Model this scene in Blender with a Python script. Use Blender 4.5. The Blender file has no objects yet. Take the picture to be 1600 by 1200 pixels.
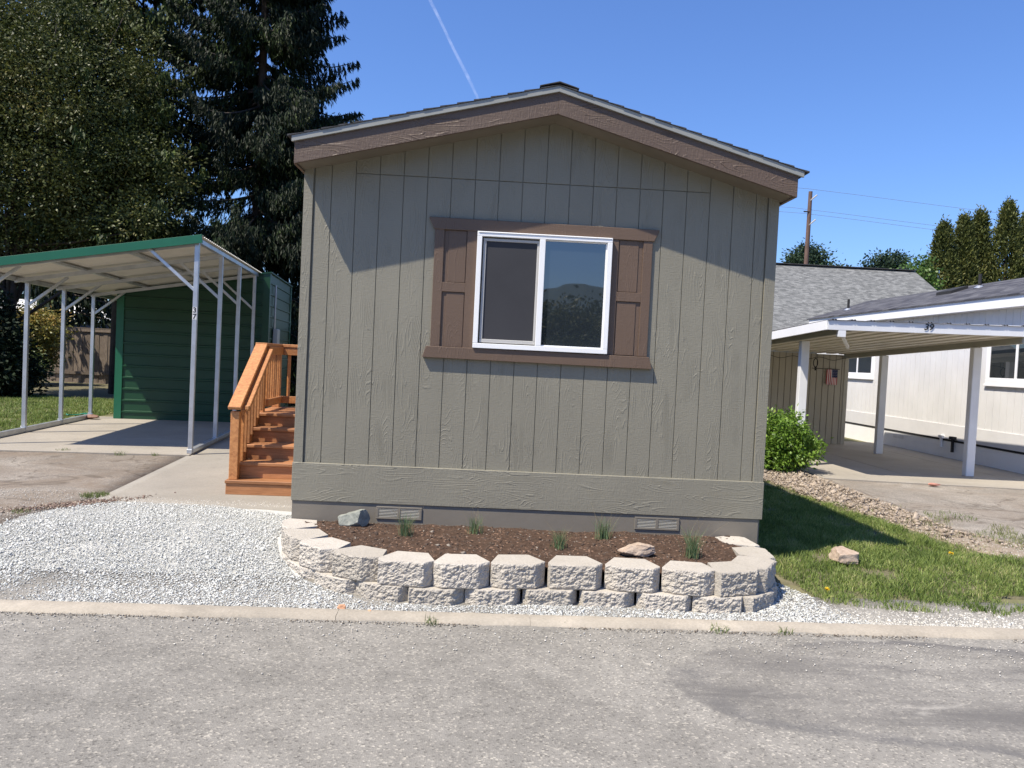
import bpy, bmesh, math, random
import numpy as np
from mathutils import Vector, Matrix, noise as mnoise
PI = math.pi
random.seed(7); RNG = np.random.default_rng(7)
SC = bpy.context.scene
# ------------------------------------------------------------------ camera
CAMP = (1.6137, -6.6492, 1.4934); YAW, PIT, ROL = 0.0340, -0.0318, 0.0481
def cam_basis():
    cy, sy = math.cos(YAW), math.sin(YAW); cp, sp = math.cos(PIT), math.sin(PIT)
    f = Vector((sy*cp, cy*cp, sp)); r0 = Vector((cy, -sy, 0)); u0 = r0.cross(f)
    r = math.cos(ROL)*r0 + math.sin(ROL)*u0; u = -math.sin(ROL)*r0 + math.cos(ROL)*u0
    return r, u, f
cr_, cu_, cf_ = cam_basis()
cd = bpy.data.cameras.new('camera'); cam = bpy.data.objects.new('camera', cd); SC.collection.objects.link(cam)
M = Matrix((cr_, cu_, -cf_)).transposed().to_4x4(); M.translation = Vector(CAMP); cam.matrix_world = M
cd.sensor_width = 36; cd.lens = 36*1202/1600; cd.clip_start = .05; cd.clip_end = 20000
SC.camera = cam
# ------------------------------------------------------------------ world, sun, exposure
SUN_TO = Vector((-.44, -.30, .84)).normalized()
w = bpy.data.worlds.new('World'); SC.world = w; w.use_nodes = True
nt = w.node_tree; nt.nodes.clear()
sky = nt.nodes.new('ShaderNodeTexSky'); sky.sky_type = 'NISHITA'; sky.sun_disc = False
sky.sun_elevation = math.asin(SUN_TO.z); sky.sun_rotation = math.atan2(SUN_TO.x, SUN_TO.y)
sky.air_density = 1.15; sky.dust_density = .7; sky.ozone_density = 2.5
bg = nt.nodes.new('ShaderNodeBackground'); bg.inputs[1].default_value = .088
out = nt.nodes.new('ShaderNodeOutputWorld')
tn = nt.nodes.new('ShaderNodeMix'); tn.data_type = 'RGBA'; tn.blend_type = 'MULTIPLY'; tn.inputs[0].default_value = 1
tn.inputs[7].default_value = (.72, .95, 1.42, 1)      # clear deep blue of a spring noon
nt.links.new(sky.outputs[0], tn.inputs[6]); nt.links.new(tn.outputs[2], bg.inputs[0]); nt.links.new(bg.outputs[0], out.inputs[0])
sl = bpy.data.lights.new('sun', 'SUN'); sl.energy = 5.0; sl.angle = math.radians(.55); sl.color = (1, .915, .775)
so = bpy.data.objects.new('sun', sl); SC.collection.objects.link(so)
so.rotation_euler = SUN_TO.to_track_quat('Z', 'Y').to_euler()
SC.view_settings.view_transform = 'Standard'; SC.view_settings.look = 'None'
SC.view_settings.exposure = .62; SC.view_settings.gamma = 1
# ------------------------------------------------------------------ object helpers
COL = SC.collection
def tag(o, label=None, cat=None, group=None, kind=None):
    if label: o['label'] = label
    if cat: o['category'] = cat
    if group: o['group'] = group
    if kind: o['kind'] = kind
    return o
def empty(name, loc=(0, 0, 0), rz=0, label=None, cat=None, group=None):
    o = bpy.data.objects.new(name, None); COL.objects.link(o); o.location = loc; o.rotation_euler = (0, 0, rz)
    o.empty_display_size = .2
    return tag(o, label, cat, group)
class MB:
    def __init__(s): s.v = []; s.f = []; s.m = []
    def add(s, vs, fs, mi=0):
        n = len(s.v); s.v += [tuple(v) for v in vs]; s.f += [tuple(i+n for i in f) for f in fs]; s.m += [mi]*len(fs)
        return s
    def hexa(s, p, mi=0):   # p: 8 points, bottom 4 ccw then top 4
        return s.add(p, [(3, 2, 1, 0), (4, 5, 6, 7), (0, 1, 5, 4), (1, 2, 6, 5), (2, 3, 7, 6), (3, 0, 4, 7)], mi)
    def box(s, x0, x1, y0, y1, z0, z1, mi=0):
        return s.hexa([(x0, y0, z0), (x1, y0, z0), (x1, y1, z0), (x0, y1, z0), (x0, y0, z1), (x1, y0, z1), (x1, y1, z1), (x0, y1, z1)], mi)
    def bar(s, a, b, w_, h_, up=(0, 0, 1), mi=0):
        a, b = Vector(a), Vector(b); d = (b-a).normalized(); up = Vector(up)
        if abs(d.dot(up)) > .98: up = Vector((0, 1, 0))
        r = d.cross(up).normalized(); u = r.cross(d).normalized()
        q = [(-1, -1), (1, -1), (1, 1), (-1, 1)]
        A = [a + r*i*w_/2 + u*j*h_/2 for i, j in q]; B = [b + r*i*w_/2 + u*j*h_/2 for i, j in q]
        return s.add(A+B, [(0, 1, 2, 3), (7, 6, 5, 4), (0, 4, 5, 1), (1, 5, 6, 2), (2, 6, 7, 3), (3, 7, 4, 0)], mi)
    def tube(s, pts, rad, n=8, mi=0, caps=True):
        pts = [Vector(p) for p in pts]; N = len(pts)
        rr = rad if hasattr(rad, '__len__') else [rad]*N
        base = len(s.v); prev = None
        for i, p in enumerate(pts):
            d = (pts[min(i+1, N-1)]-pts[max(i-1, 0)]).normalized()
            ref = Vector((0, 0, 1)) if abs(d.z) < .9 else Vector((1, 0, 0))
            if prev is not None: ref = prev
            r = (ref - d*ref.dot(d)).normalized(); prev = r; u = d.cross(r)
            for k in range(n):
                a = 2*PI*k/n; s.v.append(tuple(p + (r*math.cos(a)+u*math.sin(a))*rr[i]))
        for i in range(N-1):
            for k in range(n):
                a = base+i*n+k; b = base+i*n+(k+1) % n
                s.f.append((a, b, b+n, a+n)); s.m.append(mi)
        if caps:
            s.f.append(tuple(base+k for k in range(n))[::-1]); s.m.append(mi)
            s.f.append(tuple(base+(N-1)*n+k for k in range(n))); s.m.append(mi)
        return s
    def poly_y(s, pts, y0, y1, mi=0):   # (x,z) outline extruded between y0 (front) and y1
        n = len(pts)
        return s.add([(x, y0, z) for x, z in pts]+[(x, y1, z) for x, z in pts],
                     [tuple(range(n)), tuple(range(2*n-1, n-1, -1))]+[((i+1) % n, i, i+n, (i+1) % n+n) for i in range(n)], mi)
    def build(s, name, mats, parent=None, bevel=0, smooth=False, seg=1, fixn=True):
        me = bpy.data.meshes.new(name); me.from_pydata(s.v, [], s.f)
        if not isinstance(mats, (list, tuple)): mats = [mats]
        for m in mats: me.materials.append(m)
        me.polygons.foreach_set('material_index', s.m)
        if fixn:
            bm = bmesh.new(); bm.from_mesh(me); bmesh.ops.recalc_face_normals(bm, faces=bm.faces); bm.to_mesh(me); bm.free()
        if smooth: me.polygons.foreach_set('use_smooth', [True]*len(me.polygons))
        me.update()
        o = bpy.data.objects.new(name, me); COL.objects.link(o)
        if parent: o.parent = parent
        if bevel:
            b = o.modifiers.new('bevel', 'BEVEL'); b.width = bevel; b.segments = seg; b.limit_method = 'ANGLE'; b.angle_limit = .6
        return o
def np_mesh(name, V, F, mat, parent=None, smooth=False):
    me = bpy.data.meshes.new(name); k = F.shape[1]
    me.vertices.add(len(V)); me.vertices.foreach_set('co', V.astype(np.float32).ravel())
    me.loops.add(F.size); me.loops.foreach_set('vertex_index', F.astype(np.int32).ravel())
    me.polygons.add(len(F)); me.polygons.foreach_set('loop_start', np.arange(0, F.size, k, dtype=np.int32))
    me.polygons.foreach_set('loop_total', np.full(len(F), k, dtype=np.int32))
    if smooth: me.polygons.foreach_set('use_smooth', np.ones(len(F), dtype=bool))
    me.update(calc_edges=True); me.validate()
    me.materials.append(mat)
    o = bpy.data.objects.new(name, me); COL.objects.link(o)
    if parent: o.parent = parent
    return o
def unit(a): return a/np.maximum(np.linalg.norm(a, axis=1, keepdims=True), 1e-9)
def leaves(P, D, L, W, rng=RNG, nrm=None):
    """rhombus leaves starting at P along D"""
    N = len(P); D = unit(D)
    R = rng.normal(size=(N, 3)) if nrm is None else nrm
    S = unit(np.cross(D, R)); L = np.broadcast_to(L, (N,))[:, None]; W = np.broadcast_to(W, (N,))[:, None]
    mid = P + D*L*.45
    V = np.stack([P, mid+S*W/2, P+D*L, mid-S*W/2], 1).reshape(-1, 3)
    F = np.arange(N*4).reshape(N, 4)
    return V, F
# ------------------------------------------------------------------ material helpers
def newmat(name):
    m = bpy.data.materials.new(name); m.use_nodes = True; t = m.node_tree
    return m, t, t.nodes['Principled BSDF']
def N(t, ty, **kw):
    n = t.nodes.new('ShaderNode'+ty)
    for k, v in kw.items():
        if k in n.inputs: n.inputs[k].default_value = v
        else: setattr(n, k, v)
    return n
def coords(t, scale=(1, 1, 1), world=False):
    mp = N(t, 'Mapping'); mp.inputs['Scale'].default_value = scale
    if world: t.links.new(N(t, 'NewGeometry').outputs['Position'], mp.inputs[0])
    else: t.links.new(N(t, 'TexCoord').outputs['Object'], mp.inputs[0])
    return mp.outputs[0]
def noise(t, vec, scale, detail=4, rough=.55, dist=0):
    n = N(t, 'TexNoise', Scale=scale, Detail=detail, Roughness=rough, Distortion=dist); t.links.new(vec, n.inputs['Vector']); return n.outputs['Fac']
def ramp(t, fac, stops):
    r = N(t, 'ValToRGB'); e = r.color_ramp.elements
    while len(e) < len(stops): e.new(.5)
    for i, (p, c) in enumerate(stops):
        e[i].position = p; e[i].color = (c, c, c, 1) if not hasattr(c, '__len__') else (*c, 1)
    t.links.new(fac, r.inputs[0]); return r.outputs[0]
def mixc(t, fac, a, b, mode='MIX'):
    m = N(t, 'Mix', data_type='RGBA', blend_type=mode)
    for s_, v in ((0, fac), (6, a), (7, b)):
        if hasattr(v, 'is_linked') or hasattr(v, 'links'): t.links.new(v, m.inputs[s_])
        elif s_ == 0: m.inputs[0].default_value = v
        else: m.inputs[s_].default_value = (*v, 1)
    return m.outputs[2]
def math_(t, op, a, b=0.0):
    m = N(t, 'Math', operation=op)
    for i, v in enumerate((a, b)):
        if hasattr(v, 'links'): t.links.new(v, m.inputs[i])
        else: m.inputs[i].default_value = v
    return m.outputs[0]
def bump(t, bs, h, strength=.5, dist=.01):
    b = N(t, 'Bump', Strength=strength, Distance=dist); t.links.new(h, b.inputs['Height'])
    prev = bs.inputs['Normal'].links[0].from_socket if bs.inputs['Normal'].links else None
    if prev: t.links.new(prev, b.inputs['Normal'])
    t.links.new(b.outputs[0], bs.inputs['Normal'])
def plain(name, c, rough=.6, metal=0, var=.12, vs=3, bs_=None, bd=.002, bst=.4, spec=.5, stretch=(1, 1, 1)):
    m, t, b = newmat(name); v = coords(t, stretch)
    n1 = noise(t, v, vs, 5, .6)
    lo = tuple(x*(1-var) for x in c); hi = tuple(min(1, x*(1+var)) for x in c)
    t.links.new(ramp(t, n1, [(.3, lo), (.7, hi)]), b.inputs['Base Color'])
    b.inputs['Roughness'].default_value = rough; b.inputs['Metallic'].default_value = metal
    b.inputs['Specular IOR Level'].default_value = spec
    if bs_: bump(t, b, noise(t, v, bs_, 4, .6), bst, bd)
    return m
def siding_mat(name, c, axis='z', strength=.9):
    """painted hardboard with embossed wood grain along axis"""
    m, t, b = newmat(name)
    sc = (1, 1, .16) if axis == 'z' else (.16, 1, 1)
    v = coords(t, sc)
    n1 = noise(t, v, 5.0, 2, .45, .2)
    rings = math_(t, 'SINE', math_(t, 'MULTIPLY', n1, 190))
    fine = noise(t, coords(t, (1, 1, .05) if axis == 'z' else (.05, 1, 1)), 160, 3, .7)
    mask = ramp(t, noise(t, coords(t, (1, 1, .5) if axis == 'z' else (.5, 1, 1)), 4.5, 2, .5), [(.46, .12), (.60, 1)])
    rings = math_(t, 'MULTIPLY', ramp(t, rings, [(.55, 0), (.95, 1)]), mask)
    wob = noise(t, coords(t, (.22, 1, 1) if axis == 'z' else (1, 1, .22)), 95, 3, .65)
    h = math_(t, 'ADD', math_(t, 'MULTIPLY', rings, .55), math_(t, 'ADD', math_(t, 'MULTIPLY', fine, .35), math_(t, 'MULTIPLY', wob, .75)))
    bump(t, b, h, strength, .0035)
    n2 = noise(t, coords(t), 1.3, 5, .6)
    t.links.new(mixc(t, ramp(t, noise(t, coords(t, (2.2, 2.2, .35), True), 1.6, 6, .7), [(.45, 0), (.8, .35)]), ramp(t, n2, [(.25, tuple(x*.92 for x in c)), (.75, tuple(x*1.07 for x in c))]), tuple(x*.80 for x in c)), b.inputs['Base Color'])
    b.inputs['Roughness'].default_value = .5; b.inputs['Specular IOR Level'].default_value = .4
    return m
def wood_mat(name, c1, c2, sc=(6, 6, .8), rough=.6):
    m, t, b = newmat(name)
    v = coords(t, sc); n1 = noise(t, v, 6, 6, .65, .6)
    isl = math_(t, 'FRACT', math_(t, 'ADD', N(t, 'NewGeometry').outputs['Random Per Island'], math_(t, 'MULTIPLY', N(t, 'ObjectInfo').outputs['Random'], 3.7)))
    col = ramp(t, n1, [(.22, tuple(x*.55 for x in c1)), (.36, c1), (.72, c2)])
    k = math_(t, 'ADD', .72, math_(t, 'MULTIPLY', isl, .5))
    cc = N(t, 'CombineXYZ')
    for i in range(3): t.links.new(k, cc.inputs[i])
    t.links.new(mixc(t, 1.0, col, cc.outputs[0], 'MULTIPLY'), b.inputs['Base Color'])
    b.inputs['Roughness'].default_value = rough; bump(t, b, n1, .3, .002)
    return m
def leaf_mat(name, c1, c2, rough=.45, trans=.25, spec=.5, big=.6, c3=None):
    m, t, b = newmat(name)
    isl = N(t, 'NewGeometry').outputs['Random Per Island']
    n1 = noise(t, coords(t), big, 3, .6)
    f = math_(t, 'ADD', math_(t, 'MULTIPLY', isl, .6), math_(t, 'MULTIPLY', ramp(t, n1, [(.35, 0), (.65, 1)]), .4))
    st = [(.1, c1), (.9, c2)] if c3 is None else [(.05, c1), (.7, c2), (.97, c3)]
    c = ramp(t, f, st)
    t.links.new(c, b.inputs['Base Color']); b.inputs['Roughness'].default_value = rough; b.inputs['Specular IOR Level'].default_value = spec
    tr = N(t, 'BsdfTranslucent'); t.links.new(c, tr.inputs[0]); mx = N(t, 'MixShader'); mx.inputs[0].default_value = trans
    t.links.new(b.outputs[0], mx.inputs[1]); t.links.new(tr.outputs[0], mx.inputs[2])
    t.links.new(mx.outputs[0], t.nodes['Material Output'].inputs[0])
    return m
def glass_mat(name, tint=(.02, .026, .032), ior=2.35, rough=.015):
    m, t, b = newmat(name)
    b.inputs['Base Color'].default_value = (*tint, 1); b.inputs['Roughness'].default_value = rough
    b.inputs['IOR'].default_value = ior
    bump(t, b, noise(t, coords(t), 2.2, 2, .5), .12, .01)
    return m
# ground-type materials
def asphalt_mat(name, base, tint, patch=False, dirt=0):
    m, t, b = newmat(name); v = coords(t, world=True)
    big = noise(t, v, .55, 5, .62, .5); mid = noise(t, v, 5, 5, .7)
    col = ramp(t, big, [(.3, tuple(x*.76 for x in base)), (.52, base), (.75, tint)])
    col = mixc(t, .55, col, ramp(t, mid, [(.3, .38), (.7, .66)]), 'OVERLAY')
    sp = N(t, 'TexVoronoi', Scale=95.0); t.links.new(v, sp.inputs['Vector'])
    rnd = N(t, 'SeparateColor'); t.links.new(sp.outputs['Color'], rnd.inputs[0])
    chips = ramp(t, rnd.outputs[0], [(.0, .52), (.17, .92), (.85, 1.05), (.98, 1.6)])
    chips.node.color_ramp.elements[3].color = (1.75, 1.72, 1.65, 1)
    col = mixc(t, .85, col, chips, 'MULTIPLY')
    st_ = noise(t, coords(t, (.35, 1.6, 1), True), 1.3, 5, .65, .8)
    col = mixc(t, ramp(t, st_, [(.58, 0), (.74, .4)]), col, tuple(x*.62 for x in base))
    col = mixc(t, ramp(t, noise(t, v, 2.3, 4, .6, .5), [(.62, 0), (.78, .35)]), col, tuple(min(.6, x*1.35) for x in tint))
    if dirt:    # blown in soil, worn crack lines
        d1 = ramp(t, noise(t, v, .9, 6, .7, 1.2), [(.42, 0), (.62, dirt)])
        col = mixc(t, d1, col, (.175, .135, .098))
        ck = math_(t, 'ABSOLUTE', math_(t, 'SUBTRACT', noise(t, v, .55, 3, .5, 1.5), .5))
        col = mixc(t, ramp(t, ck, [(.0, .75), (.006, .5), (.014, 0)]), col, (.10, .08, .06))
    if patch:   # dark resealed patch and tyre-worn stains in the road
        sep = N(t, 'SeparateXYZ'); t.links.new(v, sep.inputs[0])
        wob = math_(t, 'MULTIPLY', math_(t, 'SUBTRACT', noise(t, v, 1.4, 5, .6), .5), 1.2)
        dx = math_(t, 'DIVIDE', math_(t, 'SUBTRACT', sep.outputs[0], 4.6), 2.0)
        dy = math_(t, 'DIVIDE', math_(t, 'SUBTRACT', sep.outputs[1], -2.45), .75)
        r2 = math_(t, 'ADD', math_(t, 'ADD', math_(t, 'MULTIPLY', dx, dx), math_(t, 'MULTIPLY', dy, dy)), wob)
        inside = ramp(t, r2, [(.60, 1), (.92, 1), (1.12, 0)])
        streak = noise(t, coords(t, (.5, 2.2, 1), True), 1.6, 5, .65, .3)
        dark = math_(t, 'MULTIPLY', inside, ramp(t, streak, [(.38, .85), (.62, .08)]))
        col = mixc(t, dark, col, (.115, .108, .100))
        col = mixc(t, math_(t, 'MULTIPLY', inside, ramp(t, noise(t, coords(t, (.8, 2.4, 1), True), 2.6, 5, .7, .6), [(.60, 0), (.74, .55)])), col, (.40, .375, .33))
        rim = ramp(t, r2, [(.70, 0), (.86, 1), (1.05, 0)])
        rimm = math_(t, 'MULTIPLY', rim, ramp(t, noise(t, v, 1.1, 3, .6), [(.45, 0), (.6, .5)]))
        col = mixc(t, rimm, col, (.09, .088, .09))
    t.links.new(col, b.inputs['Base Color']); b.inputs['Roughness'].default_value = .8; b.inputs['Specular IOR Level'].default_value = .35
    h = math_(t, 'ADD', sp.outputs['Distance'], noise(t, v, 60, 4, .7))
    bump(t, b, h, .55, .004)
    return m
def concrete_mat(name, base, var=.12, grain=.35):
    m, t, b = newmat(name); v = coords(t, world=True)
    big = noise(t, v, 1.1, 6, .66, .3); fine = noise(t, v, 55, 4, .7)
    col = ramp(t, big, [(.3, tuple(x*(1-var) for x in base)), (.7, tuple(min(.9, x*(1+var)) for x in base))])
    col = mixc(t, .35, col, ramp(t, fine, [(.3, .3), (.7, .68)]), 'OVERLAY')
    st = noise(t, v, 2.6, 5, .7, 1.0)
    col = mixc(t, ramp(t, st, [(.56, 0), (.72, .35)]), col, tuple(x*.6 for x in base))
    t.links.new(col, b.inputs['Base Color']); b.inputs['Roughness'].default_value = .85
    bump(t, b, fine, grain, .003); return m
def soil_mat(name, a, b_, specks=True, sc=30):
    m, t, b = newmat(name); v = coords(t, world=True)
    n1 = noise(t, v, sc, 6, .7); col = ramp(t, n1, [(.3, a), (.7, b_)])
    if specks:
        vo = N(t, 'TexVoronoi', Scale=70.0); t.links.new(v, vo.inputs['Vector'])
        s3 = N(t, 'SeparateColor'); t.links.new(vo.outputs['Color'], s3.inputs[0])
        col = mixc(t, ramp(t, s3.outputs[1], [(.93, 0), (.96, .8)]), col, tuple(min(.6, x*2.6) for x in b_))
    t.links.new(col, b.inputs['Base Color']); b.inputs['Roughness'].default_value = .95
    b.inputs['Specular IOR Level'].default_value = .15
    bump(t, b, n1, .8, .01); return m
def stone_mat(name, cols, rough=.8):
    m, t, b = newmat(name); isl = N(t, 'NewGeometry').outputs['Random Per Island']
    c = ramp(t, isl, [(i/(len(cols)-1), x) for i, x in enumerate(cols)])
    c = mixc(t, .4, c, ramp(t, noise(t, coords(t, world=True), 40, 3, .6), [(.3, .35), (.7, .65)]), 'OVERLAY')
    t.links.new(c, b.inputs['Base Color']); b.inputs['Roughness'].default_value = rough; return m

TAUPE = (.222, .207, .160); BROWN = (.126, .084, .058)
MT = dict(
    siding=siding_mat('taupe_siding', TAUPE, 'z'), belt=siding_mat('taupe_belt_board', tuple(x*1.04 for x in TAUPE), 'x', 1.0),
    fascia=siding_mat('brown_fascia', (.118, .082, .060), 'x', 1.6), brown=siding_mat('brown_trim', BROWN, 'z', .5),
    skirt=plain('skirting_paint', (.180, .160, .128), .6, var=.08, vs=2, bs_=9, bd=.004, bst=.5),
    drip=plain('drip_edge_metal', (.27, .275, .255), .5, .0, .06), soffit=plain('soffit_paint', (.17, .145, .11), .6),
    white=plain('white_vinyl', (.80, .80, .79), .35, var=.03), shingle=plain('dark_shingle', (.045, .045, .05), .9, var=.4, vs=30, bs_=90, bd=.004, bst=.8),
    glass=glass_mat('window_glass'), dark=plain('dark_gap', (.02, .02, .022), .9),
    screen=plain('insect_screen', (.040, .040, .044), .65, var=.12, vs=1.6, spec=.25), sash=plain('sash_grey', (.42, .41, .39), .5, var=.04),
    galv=plain('galvanised_steel', (.52, .54, .56), .42, .75, .14, 5), cream=plain('roof_underside_cream', (.62, .60, .53), .6, var=.06),
    green=plain('green_metal_paint', (.006, .050, .020), .45, 0, .1, 2), greentrim=plain('green_trim_paint', (.014, .120, .062), .38, 0, .08, 2),
    cedar=wood_mat('stained_wood', (.32, .130, .045), (.52, .245, .090), (5, 5, 5), .55),
    cedarx=wood_mat('stained_boards', (.29, .125, .048), (.47, .215, .092), (.8, 9, 9), .6),
    block=None, asphalt=asphalt_mat('road_asphalt', (.226, .212, .186), (.276, .260, .229), True),
    drive=asphalt_mat('old_drive_asphalt', (.205, .178, .148), (.28, .252, .215), False, .75),
    conc=concrete_mat('concrete_walk', (.265, .24, .20)), slab=concrete_mat('concrete_slab', (.30, .27, .225)),
    curb=concrete_mat('curb_concrete', (.34, .30, .24), .28, .9),
    soil=soil_mat('planter_soil', (.036, .022, .015), (.098, .062, .043)),
    dirt=soil_mat('dry_dirt', (.20, .16, .12), (.32, .265, .205), True, 12),
    gbed=soil_mat('gravel_bed', (.36, .36, .335), (.58, .575, .54), False, 45),
    turf=soil_mat('turf_soil', (.085, .085, .045), (.19, .165, .105), False, 20),
)
def block_mat():
    m, t, b = newmat('split_face_concrete'); v = coords(t, world=True)
    n1 = math_(t, 'ADD', math_(t, 'MULTIPLY', noise(t, v, 3, 5, .6), .6), math_(t, 'MULTIPLY', N(t, 'ObjectInfo').outputs['Random'], .4)); n2 = noise(t, v, 90, 4, .7)
    col = ramp(t, n1, [(.3, (.385, .35, .295)), (.7, (.48, .44, .38))])
    col = mixc(t, .5, col, ramp(t, n2, [(.3, .34), (.7, .66)]), 'OVERLAY')
    col = mixc(t, ramp(t, noise(t, v, 7, 5, .75, .6), [(.58, 0), (.75, .5)]), col, (.24, .20, .155))
    t.links.new(col, b.inputs['Base Color']); b.inputs['Roughness'].default_value = .92; bump(t, b, n2, 1.0, .007); return m
MT['block'] = block_mat()
# ------------------------------------------------------------------ terrain
def ss(a): a = np.clip(a, 0, 1); return a*a*(3-2*a)
def T(x, y):
    x = np.asarray(x, float); y = np.asarray(y, float)
    B = -.08-.10*ss((x-.5)/3.5)
    return -.25+(B+.25)*ss((y+1.45)/1.6)
def Tf(x, y): return float(T(x, y))
def sheet(name, A, B, mat, off, nu=40, nv=60, bumpz=0, kind='structure', nf=3.0, **kw):
    """ruled sheet between polylines A and B (xy), following the terrain"""
    def res(P, n):
        P = np.array(P, float); d = np.r_[0, np.cumsum(np.linalg.norm(np.diff(P, axis=0), axis=1))]; s = np.linspace(0, d[-1], n)
        return np.stack([np.interp(s, d, P[:, 0]), np.interp(s, d, P[:, 1])], 1)
    a, b = res(A, nv), res(B, nv); t = np.linspace(0, 1, nu)[:, None, None]
    XY = a[None]*(1-t)+b[None]*t; Z = T(XY[..., 0], XY[..., 1])+off
    if bumpz:
        Z = Z+np.array([[bumpz*mnoise.noise(Vector((x*nf, y*nf, 1.3))) for x, y in row] for row in XY])
    V = np.concatenate([XY, Z[..., None]], 2).reshape(-1, 3)
    i = np.arange(nu-1)[:, None]*nv+np.arange(nv-1)[None]; i = i.ravel()
    F = np.stack([i, i+1, i+nv+1, i+nv], 1)
    per = np.r_[np.arange(nv), np.arange(1, nu)*nv+nv-1, (nu-1)*nv+np.arange(nv-2, -1, -1), np.arange(nu-2, 0, -1)*nv]
    n0 = len(V); V = np.vstack([V, V[per]-[0, 0, .07]]); q = np.arange(len(per)); q2 = (q+1) % len(per)
    F = np.vstack([F, np.stack([per[q2], per[q], n0+q, n0+q2], 1)])
    o = np_mesh(name, V, F, mat, smooth=True)
    # normals upward
    if o.data.polygons[0].normal.z < 0: o.data.flip_normals()
    return tag(o, kind=kind, **kw)
# big base sheet reaching the horizon
gx = np.r_[-2500, -600, -150, -60, np.linspace(-30, -4, 14), np.linspace(-3.5, 8, 47), np.linspace(9, 40, 14), 80, 200, 700, 2500]
gy = np.r_[-2500, -600, -150, -60, -30, -12, -6, np.linspace(-3, 1.5, 46), np.linspace(2, 30, 20), 60, 150, 600, 2500]
GX, GY = np.meshgrid(gx, gy, indexing='ij'); V = np.stack([GX, GY, T(GX, GY)-.03], 2).reshape(-1, 3)
ni, nj = len(gx), len(gy); i = (np.arange(ni-1)[:, None]*nj+np.arange(nj-1)[None]).ravel()
g = np_mesh('ground', V, np.stack([i, i+nj, i+nj+1, i+1], 1), soil_mat('ground_earth', (.10, .11, .05), (.19, .17, .10), False, 2.0), smooth=True)
tag(g, kind='structure')
cy = lambda x: -1.52+.025*x          # back edge of the kerb strip
cf = lambda x: -1.685+.025*x+.012*math.sin(x*2.3)+.008*math.sin(x*7.1)
xs = np.linspace(-14, 20, 120)
road = sheet('road', [(-40, -1.6), (-40, -9)], [(40, -.2), (40, -8)], MT['asphalt'], -.006, 60, 30)
# kerb strip with wavy broken edges
kb = MB()
for seg_a, seg_b in ((-14, .706), (.709, 1.9815), (1.983, 20)):
    X_ = np.linspace(seg_a, seg_b, max(8, int((seg_b-seg_a)*14)))
    pr = []
    for x in X_:
        j = .012*mnoise.noise(Vector((x*9, 0, 0))); h = .006*mnoise.noise(Vector((x*6, 5, 0)))
        pr.append([(x, cf(x)+j*1.6, -.262), (x, cf(x)+.015+j*1.4, -.236+h), (x, cy(x)-.03+j, -.226+h), (x, cy(x)+j, -.235)])
    n = len(pr)
    kb.add([p for r in pr for p in r], [(i*4+k, (i+1)*4+k, (i+1)*4+k+1, i*4+k+1) for i in range(n-1) for k in range(3)])
o = kb.build('kerb', MT['curb'], smooth=True); tag(o, kind='structure')
sheet('gravel_bed', [(-2.42, -1.53), (-2.38, .3), (-2.2, .98)], [(4.3, -1.40), (3.6, -.3), (-.02, .93)], MT['gbed'], -.012, 50, 50, .012)
sheet('gravel_verge', [(3.4, -1.42), (20, -1.02)], [(3.4, -.9), (20, -.7)], MT['dirt'], -.016, 12, 80, .01)
sheet('driveway', [(-14, -1.86), (-14, 5.0)], [(-2.36, -1.58), (-2.38, .3), (-2.17, 1.0), (-2.55, 4.36)], MT['drive'], -.008, 40, 40, .012, nf=1.2)
walk = sheet('path', [(-2.17, .96), (-2.56, 4.45), (-2.9, 8.0)], [(0, .88), (0, 4.45), (0, 8.0)], MT['conc'], .0, 20, 30)
# carport slab in its own (slightly turned) frame
A0 = Vector((-2.55, 4.43, -.08)); CU = Vector((-.992, -.122, 0)); CV = Vector((-.122, .992, 0))
def L(u, v, z=0): p = A0+CU*u+CV*v; return (p.x, p.y, -.08+z)
LZ = math.atan2(-CV.x, CV.y)          # rotation of the carport frame
sb = MB()
for v0, v1 in ((-.16, 1.60), (1.605, 3.2), (3.205, 5.2)):
    sb.hexa([L(3.25, v0, -.1), L(-.03, v0, -.1), L(-.03, v1, -.1), L(3.25, v1, -.1), L(3.25, v0, .018), L(-.03, v0, .018), L(-.03, v1, .018), L(3.25, v1, .018)])
tag(sb.build('carport_slab', MT['slab'], bevel=.006), kind='structure')
sb = MB()
for (x0, x1) in ((7.12, 8.9), (8.906, 10.75), (10.756, 12.0)):
    sb.hexa([(x0, 5.52-(x0-7.1)*.09, -.3), (x1, 5.52-(x1-7.1)*.09, -.3), (x1, 12.5, -.3), (x0, 12.5, -.3), (x0, 5.52-(x0-7.1)*.09, -.165), (x1, 5.52-(x1-7.1)*.09, -.165), (x1, 12.5, -.165), (x0, 12.5, -.165)])
tag(sb.build('neighbour_slab', MT['slab'], bevel=.006), kind='structure')
sheet('neighbour_driveway', [(7.2, -1.0), (6.95, .2), (6.75, 2.5), (6.9, 5.6)], [(30, -.9), (30, 5.6)], asphalt_mat('neighbour_asphalt', (.245, .22, .188), (.30, .272, .235), False, .45), -.010, 60, 40, .012, nf=1.4)
lawnB = [(7.4, -.98), (6.7, .6), (6.5, 1.8), (6.2, 3.0), (6.05, 5.2), (6.0, 9)]
sheet('lawn_soil', [(4.05, -.5), (4.05, 9)], [(7.4, -.75)]+lawnB[1:], MT['turf'], -.013, 30, 60, .016)
sheet('rubble_soil', [(7.5, -.6), (6.6, .6), (6.4, 1.8), (6.15, 3.0), (6.0, 5.2), (5.9, 7.5)], [(8.6, -.5), (7.5, .8), (7.0, 1.8), (7.1, 3.2), (7.15, 5.5), (7.1, 7.5)], MT['dirt'], -.004, 16, 60, .03)
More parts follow.
